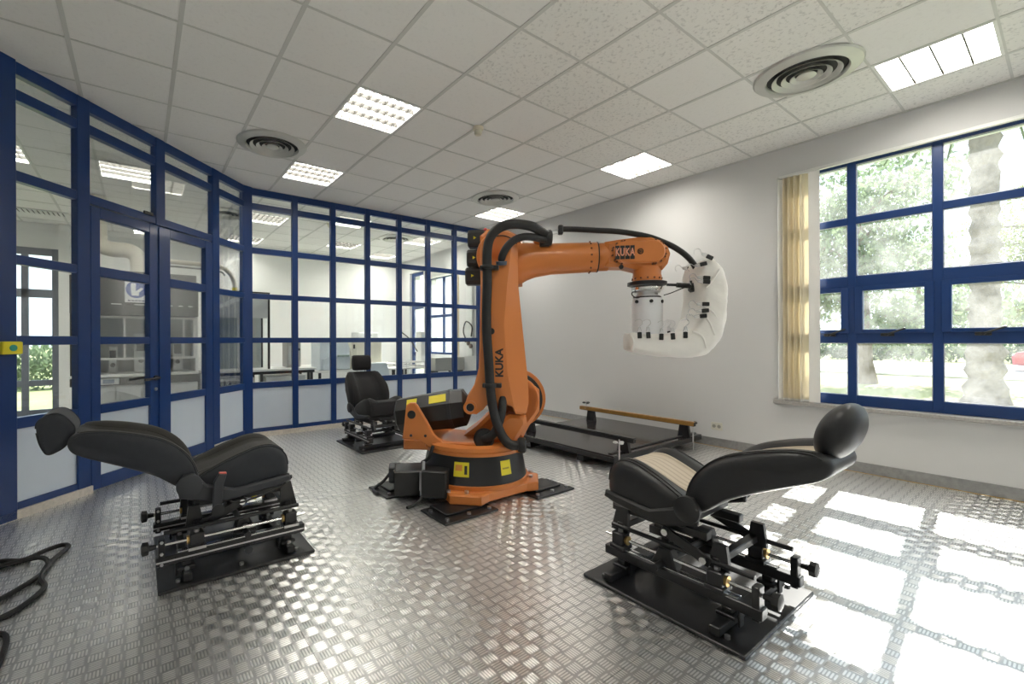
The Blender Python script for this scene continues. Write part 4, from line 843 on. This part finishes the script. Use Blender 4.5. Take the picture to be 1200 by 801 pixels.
cpn = MB().box(.28, .50, -.014, .0, .70, .785, .004).build('control_panel', HW, hd); MB().box(.33, .45, -.017, -.014, .72, .768).build('screen', mat('screen_grey', (.25, .30, .38), .2), cpn)
hood(.25, .70, 'narrower dark grey fume hood behind the right door leaf')
for q, (x, y0, z0, z1, w, lab) in enumerate(((-.30, 7.75, .832, 1.20, .10, 'white bottle rack unit inside the left fume hood'), (.02, 7.72, .832, 1.38, .16, 'tall white instrument inside the left fume hood'), (.46, 7.70, .832, 1.30, .13, 'pale instrument box inside the narrower fume hood'))):
    t = thing('lab_instrument', lab, 'instrument', (x, y0, z0)); MB().box(-w / 2, w / 2, 0, .2, 0, z1 - z0, .01).build('body', HW, t); MB().box(-w * .35, w * .35, -.004, 0, (z1 - z0) * .55, (z1 - z0) * .85).build('front_panel', HG, t); MB().cyl((0, 0, (z1 - z0) * .3), (0, -.012, (z1 - z0) * .3), .03).build('dial', BLACKP, t)
# safety sign
sg = thing('safety_sign', 'white sign with blue disc showing protective gloves, on the dark hood front', 'sign', (-.03, 7.385, 1.955))
MB().box(-.125, .125, .0, .006, -.16, .14).build('board', mat('sign_white', (.85, .86, .88), .4), sg)
MB().lathe([(.115, 0), (.115, .003)], org=(0, 0, .015), axis=(0, -1, 0), n=36).build('blue_disc', mat('sign_blue', (.04, .09, .42), .4), sg)
gv = MB(); gv.prism([(-.06, .095), (-.005, .10), (-.005, -.01), (.055, .045), (.075, .025), (.03, -.03), (.03, -.07), (-.05, -.07), (-.06, 0)], -.006, -.003, 'xz'); gv.build('glove_symbol', mat('sign_white', (.85, .86, .88), .4), sg)
for k in range(5): MB().box(-.09 + .038 * k, -.09 + .038 * k + .026, -.003, 0, -.145, -.128).build('print_line', mat('sign_ink', (.05, .06, .15), .5), sg)
# ducts
DUCT = mat('duct_cream', (.72, .68, .58), .5, var=.05)
tag(MB().tube([(.0, 7.85, 2.225), (.0, 7.85, 2.38), (-.03, 7.85, 2.50), (-.13, 7.85, 2.56), (-.30, 7.85, 2.56), (-.42, 7.85, 2.60), (-.46, 7.85, 2.72), (-.46, 7.85, 3.27)], .105, 20, 5).build('exhaust_duct', DUCT), 'thick cream exhaust duct bending above the left fume hood', 'duct')
tag(MB().tube([(-.60, 8.12, 2.225), (-.60, 8.12, 2.7), (-.60, 8.12, 3.27)], .10, 20, 4).build('exhaust_duct', DUCT), 'straight cream exhaust duct rising from the left fume hood', 'duct')
pp_ = thing('service_pipe', 'thin cream service pipe with yellow end bending down beside the hoods', 'pipe', (0, 0, 0))
MB().tube([(.20, 7.62, 2.42), (.60, 7.62, 2.42), (1.00, 7.62, 2.40), (1.14, 7.62, 2.32), (1.20, 7.62, 2.20), (1.21, 7.62, 2.08)], .032, 12, 6).build('pipe', DUCT, pp_); MB().cyl((1.21, 7.62, 2.10), (1.21, 7.62, 2.04), .036).build('yellow_ring', YELLOW, pp_)
MB().tube([(.20, 7.66, 2.36), (.60, 7.66, 2.36), (1.0, 7.66, 2.34), (1.08, 7.66, 2.28)], .014, 8, 5).build('pipe', mat('pipe_grey', (.3, .3, .3), .4), pp_)
# bench with glass cabinet
bn = thing('lab_bench', 'long white topped laboratory bench on a black frame, behind the corner post', 'bench', (.74, 7.4, 0))
MB().box(0, 1.66, -.02, .72, .79, .825, .005).build('worktop', TOPW, bn)
MB().box(.02, 1.64, .0, .03, .745, .79).build('apron', BLK, bn)
for x in (.03, .82, 1.60):
    for y in (.02, .66): MB().box(x - .02, x + .02, y, y + .04, 0, .79).build('leg', BLK, bn)
for x0 in (.10, .90): MB().box(x0, x0 + .62, .10, .66, .10, .70, .004).build('cabinet', HW, bn)
gc = thing('glass_cabinet', 'tall grey glass cabinet standing on the bench beside the blue corner post', 'cabinet', (.80, 7.45, .826))
for x in (0, .86):
    for y in (0, .5): MB().box(x, x + .03, y, y + .03, 0, 1.19).build('post', HG, gc)
MB().box(0, .89, 0, .53, 1.19, 1.21).build('top', HG, gc); MB().box(.03, .86, .5, .52, .0, 1.19).build('back_panel', HI, gc); MB().box(.03, .86, .005, .02, .80, 1.19).build('upper_panel', mat('panel_grey', (.55, .57, .57), .4), gc); MB().box(.03, .86, .01, .014, .02, .80).build('pane', GLASS, gc); MB().box(.42, .45, .0, .03, .02, .80).build('sash_bar', FIN, gc)
t = thing('balance', 'grey laboratory oven box at the right end of the bench', 'oven', (1.98, 7.55, .826)); MB().box(0, .22, 0, .32, .01, .42, .01).build('body', mat('oven_grey', (.42, .43, .42), .4), t); MB().box(.02, .15, -.012, 0, .05, .36, .004).build('oven_door', HI, t); MB().cyl((.185, 0, .30), (.185, -.02, .30), .02).build('dial', BLACKP, t)
st = thing('lab_stool', 'black stool standing in front of the laboratory bench', 'stool', (1.05, 7.1, 0)); MB().lathe([(.17, .62), (.18, .65), (.16, .68), (.02, .69)], n=28).build('seat', BLACKP, st); MB().cyl((0, 0, .08), (0, 0, .63), .022).build('column', STEEL, st)
for k in range(5): MB().tube([(0, 0, .12), (.13 * math.cos(1.257 * k), .13 * math.sin(1.257 * k), .09), (.25 * math.cos(1.257 * k), .25 * math.sin(1.257 * k), .02)], .018, 8, 4).build('leg', BLACKP, st)
# tables with machines on the right part of the lab
def table(x, y, w, d, lab):
    t = thing('lab_table', lab, 'table', (x, y, 0)); MB().box(0, w, 0, d, .70, .735, .004).build('tabletop', TOPW, t)
    for a in (.03, w - .07):
        for b in (.03, d - .07): MB().box(a, a + .04, b, b + .04, 0, .70).build('leg', HG, t)
table(2.55, 7.75, 1.55, .75, 'white laboratory table carrying machines, behind the upright seat'); table(4.20, 7.75, 1.25, .75, 'white laboratory table behind the robot elbow'); table(2.6, 9.4, 2.7, .7, 'long white table along the laboratory far wall')
PB = mat('machine_blue_white', (.66, .72, .77), .4); BEI = mat('machine_beige', (.70, .67, .56), .45)
t = thing('lab_machine', 'large bluish white machine with sloped cover, left of the upright seat headrest', 'machine', (2.62, 7.85, .736)); MB().prism([(0, 0), (0, .52), (.06, .58), (.50, .56), (.56, .40), (.56, 0)], 0, .5, 'xz', cham=.01).build('body', PB, t); MB().prism([(.05, .02), (.05, .20), (.25, .28), (.54, .26), (.54, .02)], -.06, 0, 'xz').build('front_cover', PB, t); MB().box(.30, .52, -.09, -.055, .24, .275, .006).build('handle', mat('machine_green', (.25, .33, .30), .4), t)
t = thing('control_cabinet', 'beige control cabinet with two black latches and a red badge behind the upright seat', 'cabinet', (3.26, 7.95, .736)); MB().box(0, .62, 0, .45, 0, .52, .008).build('body', BEI, t); MB().box(.08, .60, -.012, 0, .04, .50, .004).build('cabinet_door', BEI, t)
for z in (.14, .38): MB().box(.03, .06, -.02, .0, z, z + .08).build('latch', BLACKP, t)
MB().box(.22, .32, .2, .21, .52, .58).build('red_badge', mat('badge_red', (.65, .06, .08), .4), t)
t = thing('lab_machine', 'low pale blue machine housing right of the upright seat', 'machine', (3.32, 7.42, .0)); MB().prism([(0, .0), (0, .86), (.40, .86), (.46, .70), (.46, 0)], 0, .3, 'xz', cham=.01).build('body', PB, t); MB().lathe([(.05, 0), (.04, .06)], org=(.52, .15, .5), n=16).build('canister', PB, t); MB().box(-.0, .5, -.01, .0, .4, .42).build('trim_strip', HG, t)
t = thing('drawer_tower', 'white drawer tower on the far laboratory table', 'drawers', (4.05, 9.5, .736)); MB().box(0, .5, 0, .4, 0, .72, .006).build('body', HW, t)
for k in range(5): d = MB().box(.02, .48, -.012, 0, .03 + .138 * k, .155 + .138 * k, .003).build('drawer', HW, t); MB().box(.18, .32, -.022, -.012, .10 + .138 * k, .115 + .138 * k).build('handle', HG, d)
t = thing('lab_instrument', 'grey instrument on the far table left of the drawer tower', 'instrument', (3.50, 9.5, .736)); MB().box(0, .36, 0, .35, 0, .50, .01).build('body', mat('oven_grey', (.42, .43, .42), .4), t); MB().box(.04, .32, -.008, 0, .22, .46).build('front_panel', HG, t); MB().tube([(-.1, 0, .2), (-.15, 0, .35), (-.3, -.02, .45)], .015, 8).build('jointed_arm', BLACKP, t)
t = thing('test_stand', 'tall white instrument housing in front of the laboratory window', 'instrument', (4.78, 7.95, .736)); MB().box(0, .22, 0, .22, 0, .72, .008).build('body', HW, t); MB().box(.03, .19, -.006, 0, .45, .66).build('front_panel', PB, t); MB().tube([(-.03, .1, .3), (-.2, .1, .55), (-.4, .1, .70)], .012, 8).build('jointed_arm', BLACKP, t)
t = thing('metal_rack', 'steel framed sample rack behind the robot shoulder', 'rack', (4.10, 7.70, .736))
for z in (.02, .10): 
    for y in (0, .4): MB().cyl((0, y, z), (.62, y, z), .012, n=8).build('bar', STEEL, t)
for x in (0, .2, .4, .62): MB().cyl((x, 0, 0), (x, 0, .12), .012, n=8).build('post', STEEL, t); MB().cyl((x, 0, .10), (x, .4, .10), .010, n=8).build('bar', STEEL, t)
t = thing('steel_tank', 'shallow grey steel tank beside the laboratory outer wall', 'tank', (4.75, 7.35, 0)); MB().box(0, .72, 0, .3, .66, .92, .006).build('basin', mat('tank_grey', (.40, .40, .38), .35, .5), t)
for x in (.03, .65): MB().box(x, x + .04, .02, .28, 0, .66).build('leg', HG, t)
t = thing('gas_panel', 'wall mounted gas panel with gauges and hoses in the laboratory', 'gauge panel', (XW - .035, 7.25, 1.25)); MB().box(-.02, .02, -.1, .1, -.3, 1.4, .004).build('conduit', HW, t)
for k in range(3): MB().lathe([(.045, 0), (.05, .03), (.04, .035)], org=(-.02, -.08 + .08 * k, -.1 + .06 * k), axis=(-1, 0, 0), n=16).build('gauge', mat('gauge_dark', (.12, .08, .06), .4), t)
MB().tube([(-.04, -.1, .1), (-.1, -.2, .3), (-.06, .05, .4), (-.05, .15, .2), (-.08, .0, .0)], .014, 8).build('hose', RUBBER, t)
t = thing('ceiling_grille', 'slatted air grille in the laboratory ceiling above the grey glazed door', 'air vent', (-1.9, 9.15, ZC - .004))
MB().box(0, 1.0, 0, .22, -.01, .004).build('grille_frame', FIN, t)
for k in range(16): MB().obox(Matrix.Translation((.06 + .058 * k, .11, -.014)) @ Matrix.Rotation(.6, 4, 'Y'), .035, .19, .004).build('slat', HG, t)

# ================================================================== outdoors
GR = NT('grass'); n_ = GR.noise(.35, 6); n2 = GR.noise(30, 3); GR.l(GR.mix(GR.m_('MULTIPLY', n_, GR.m_('ADD', n2, .5)), (.20, .25, .08, 1), (.48, .46, .24, 1)), GR.b.inputs['Base Color']); GR.b.inputs['Roughness'].default_value = .95
tag(MB().box(-40, 200, -120, 160, -.4, -.15).build('ground', GR.m), 'sunlit lawn outside the window', 'lawn', kind='structure')
tag(MB().box(24.5, 37.5, -120, 160, -.15, -.13).build('road', mat('asphalt', (.42, .42, .43), .9, var=.1, vscale=.6)), 'pale asphalt road beyond the lawn', 'road', kind='structure')
tag(MB().box(23.6, 24.5, -120, 160, -.15, -.06, .02).build('kerb', mat('kerb_concrete', (.62, .61, .58), .9)), 'concrete kerb between lawn and road', 'kerb', kind='structure')
LEAF = {}
def leafmat(name, c):
    g = NT(name); g.b.inputs['Roughness'].default_value = .6
    oi = g.noise(1.5, 3); g.l(g.mix(oi, C4([x * .7 for x in c]), C4([min(1, x * 1.3) for x in c])), g.b.inputs['Base Color'])
    tr = g.n('ShaderNodeBsdfTranslucent'); tr.inputs[0].default_value = C4([min(1, x * 1.6) for x in c]); mx = g.n('ShaderNodeMixShader'); mx.inputs[0].default_value = .4
    g.l(g.b.outputs[0], mx.inputs[1]); g.l(tr.outputs[0], mx.inputs[2]); g.l(mx.outputs[0], g.out.inputs[0]); return g.m
L1 = leafmat('leaf_greygreen', (.17, .22, .13)); L2 = leafmat('leaf_dark', (.10, .15, .09)); L3 = leafmat('leaf_olive', (.20, .23, .10)); BARK = mat('bark', (.20, .16, .12), .95, var=.4, vscale=6, bump=.8, bscale=8)
def foliage(cl, n, size, flat=1.0):
    mb = MB(); vs = []; fs = []
    tot = sum(c[1][0] * c[1][1] * c[1][2] for c in cl)
    for c, r in cl:
        m = int(n * r[0] * r[1] * r[2] / tot)
        for _ in range(m):
            d = Vector((random.gauss(0, 1), random.gauss(0, 1), random.gauss(0, 1))).normalized() * random.random() ** .45
            p = Vector((c[0] + d.x * r[0], c[1] + d.y * r[1], c[2] + d.z * r[2]))
            E = Euler((random.uniform(0, 6.3), random.uniform(0, 6.3), random.uniform(0, 6.3))).to_matrix(); s = size * random.uniform(.6, 1.4); k = len(vs)
            vs += [tuple(p + E @ Vector(q)) for q in ((-s, 0, 0), (0, -s * .45, .1 * s), (s, 0, 0), (0, s * .45, .1 * s))]; fs.append((k, k + 1, k + 2, k + 3))
    mb.v = vs; mb.f = fs; return mb
def tree(x, y, h, lab, leaf, n, trunk=.22, lean=.0, r=2.6, base=1.2):
    t = thing('broad_tree', lab, 'tree', (x, y, -.15), group='trees outside the window'); rnd = random.Random(int(x * 100))
    tp = Vector((lean, lean * .4, h * .75)); tk = MB(); ring = []
    for k in range(9):
        u = k / 8; c = Vector((lean * u * u, lean * .4 * u * u, h * .75 * u)); rr = trunk * (1.5 - u if u < .12 else 1 - .75 * u)
        ring.append([c + Vector((rr * math.cos(2 * PI * i / 10), rr * math.sin(2 * PI * i / 10), 0)) for i in range(10)])
    tk.loft(ring).build('trunk', BARK, t); cl = []
    for k in range(13):
        u = .2 + .8 * k / 12; a = rnd.uniform(0, 6.28); L = r * rnd.uniform(.5, 1) * (1.15 - .5 * u)
        s = Vector((lean * u * u, lean * .4 * u * u, h * .75 * u)); e = s + Vector((L * math.cos(a), L * math.sin(a), rnd.uniform(.1, .8)))
        MB().tube([s, (s + e) / 2 + Vector((0, 0, .2)), e], trunk * .22, 6, 3).build('branch', BARK, t); cl.append((e, (r * .42, r * .42, r * .30))); cl.append(((s + e) / 2, (r * .35, r * .35, r * .25)))
    cl.append((Vector((lean, lean * .4, h * .85)), (r * .5, r * .5, h * .14)))
    f = foliage([((c[0], c[1], max(c[2], base)), q) for c, q in cl], n, .10).build('foliage', leaf, t); f['kind'] = 'stuff'
tree(18.85, 3.95, 7.5, 'leaning tree with grey green leaves on the lawn, seen in the second window column', L1, 11000, .22, .8, 3.2, 1.7)
tree(22.0, 11.0, 8.5, 'tall tree seen beside the blind', L2, 9000, .25, .3, 3.4, 1.6)
tree(43.5, 16.0, 10.0, 'dark tree far behind the hedge on the left', L2, 9000, .25, -.3, 3.6, 2.2)
tree(21.5, -3.2, 8.5, 'olive green tree at the right of the window', L3, 8000, .25, .2, 3.4, 2.2)
tree(62.0, 9.0, 13.0, 'far tree behind the hedge', L1, 8000, .3, .2, 5.0, 2.2)
tree(47.0, 1.5, 12.0, 'far olive tree behind the red car', L3, 9000, .3, -.2, 4.0, 2.2)
# palm
pm = thing('palm_tree', 'thick rough palm trunk with fronds on the lawn outside the window', 'palm', (14.6, 1.14, -.15)); rg = []
for k in range(40):
    z = 7.3 * k / 39; rr = .26 + random.uniform(-.02, .02) + .022 * math.cos(k * PI) + (.12 * max(0, 1 - z / .5)) - (.05 if 1.35 < z else 0)
    rg.append([(rr * (1 + .09 * math.sin(5 * a + k * 2.6)) * math.cos(a), rr * (1 + .09 * math.sin(5 * a + k * 2.6)) * math.sin(a), z) for a in [2 * PI * i / 20 for i in range(20)]])
MB().loft(rg).build('trunk', mat('palm_bark', (.22, .19, .165), .95, var=.5, vscale=14, bump=1, bscale=18), pm)
for k in range(26):
    a = k * 2.4; up = random.uniform(-.15, 1.1); L = random.uniform(1.9, 2.6); fd = MB(); pts = []
    for i in range(9):
        u = i / 8; pts.append(Vector((L * u * math.cos(a), L * u * math.sin(a), 7.2 + up * 1.5 * u - 1.3 * u * u)))
    fd.tube(pts, .02, 5, 1); sd = Vector((-math.sin(a), math.cos(a), 0))
    for i in range(2, 27):
        u = i / 26 * 7.99; j = int(u); p = pts[j].lerp(pts[j + 1], u - j)
        for s in (-1, 1):
            e = p + sd * s * .38 * (1 - .5 * i / 26) + Vector((math.cos(a) * .15, math.sin(a) * .15, -.10)); w = Vector((math.cos(a), math.sin(a), 0)) * .022
            fd.add([p - w, p + w, e], [(0, 1, 2)])
    fd.build('frond', L1, pm)
# hedge
hg = foliage([((0, 1.6 * k, .62), (.6, 1.1, .68)) for k in range(-12, 22)], 26000, .11).build('hedge', L2); hg.location = (40.0, 0, -.15); tag(hg, 'clipped green hedge along the far side of the road', 'hedge', kind='stuff')
hg2 = foliage([((1.4 * k, 0, .7), (1.1, .6, .75)) for k in range(-6, 6)], 9000, .10).build('hedge', L1); hg2.location = (-2.5, 18.0, -.15); tag(hg2, 'green hedge outside the grey glazed laboratory door', 'hedge', kind='stuff')
def car(lab, loc, rz, paint):
    t = thing('parked_car', lab, 'car', loc, rz, group='parked cars beyond the lawn')
    side = [(-2.05, .28), (-2.08, .62), (-1.95, .80), (-1.30, .88), (-.75, 1.32), (.75, 1.36), (1.45, .98), (1.95, .92), (2.08, .70), (2.08, .30), (1.75, .24), (-1.7, .24)]
    MB().prism(side, -.80, .80, 'xz', cham=.07).build('body', paint, t, angle=20)
    win = mat('car_glass', (.03, .04, .05), .08)
    for s in (-1, 1):
        MB().prism([(-1.10, .90), (-.70, 1.26), (-.05, 1.29), (-.05, .90)], s * .80, s * .806, 'xz').build('side_window', win, t); MB().prism([(.03, .90), (.03, 1.29), (.68, 1.28), (1.22, .95), (1.2, .90)], s * .80, s * .806, 'xz').build('side_window', win, t)
    MB().add([(-1.32, -.68, .90), (-1.32, .68, .90), (-.79, .62, 1.315), (-.79, -.62, 1.315)], [(0, 1, 2, 3)]).build('windscreen', win, t)
    for x in (-1.30, 1.30):
        for s in (-1, 1):
            w = MB().lathe([(.30, -.10), (.315, -.08), (.315, .08), (.30, .10)], org=(x, s * .72, .315), axis=(0, s, 0), n=28).build('wheel', RUBBER, t)
            MB().lathe([(.20, 0), (.18, .02), (.05, .015)], org=(x, s * .815, .315), axis=(0, s, 0), n=20).build('hub_cap', STEEL, w)
    for s in (-.55, .55): MB().ell((-2.02, s, .66), .06, .16, .08).build('headlight', CHROME, t)
    return t
car('red car standing on the road behind the palm trunk', (30.8, -.45, -.13), -PI / 2, mat('car_red', (.45, .03, .045), .3, coat=.6))
car('white car parked behind the hedge', (43.2, 9.2, -.15), -PI / 2, mat('car_white', (.82, .83, .84), .3, coat=.5))
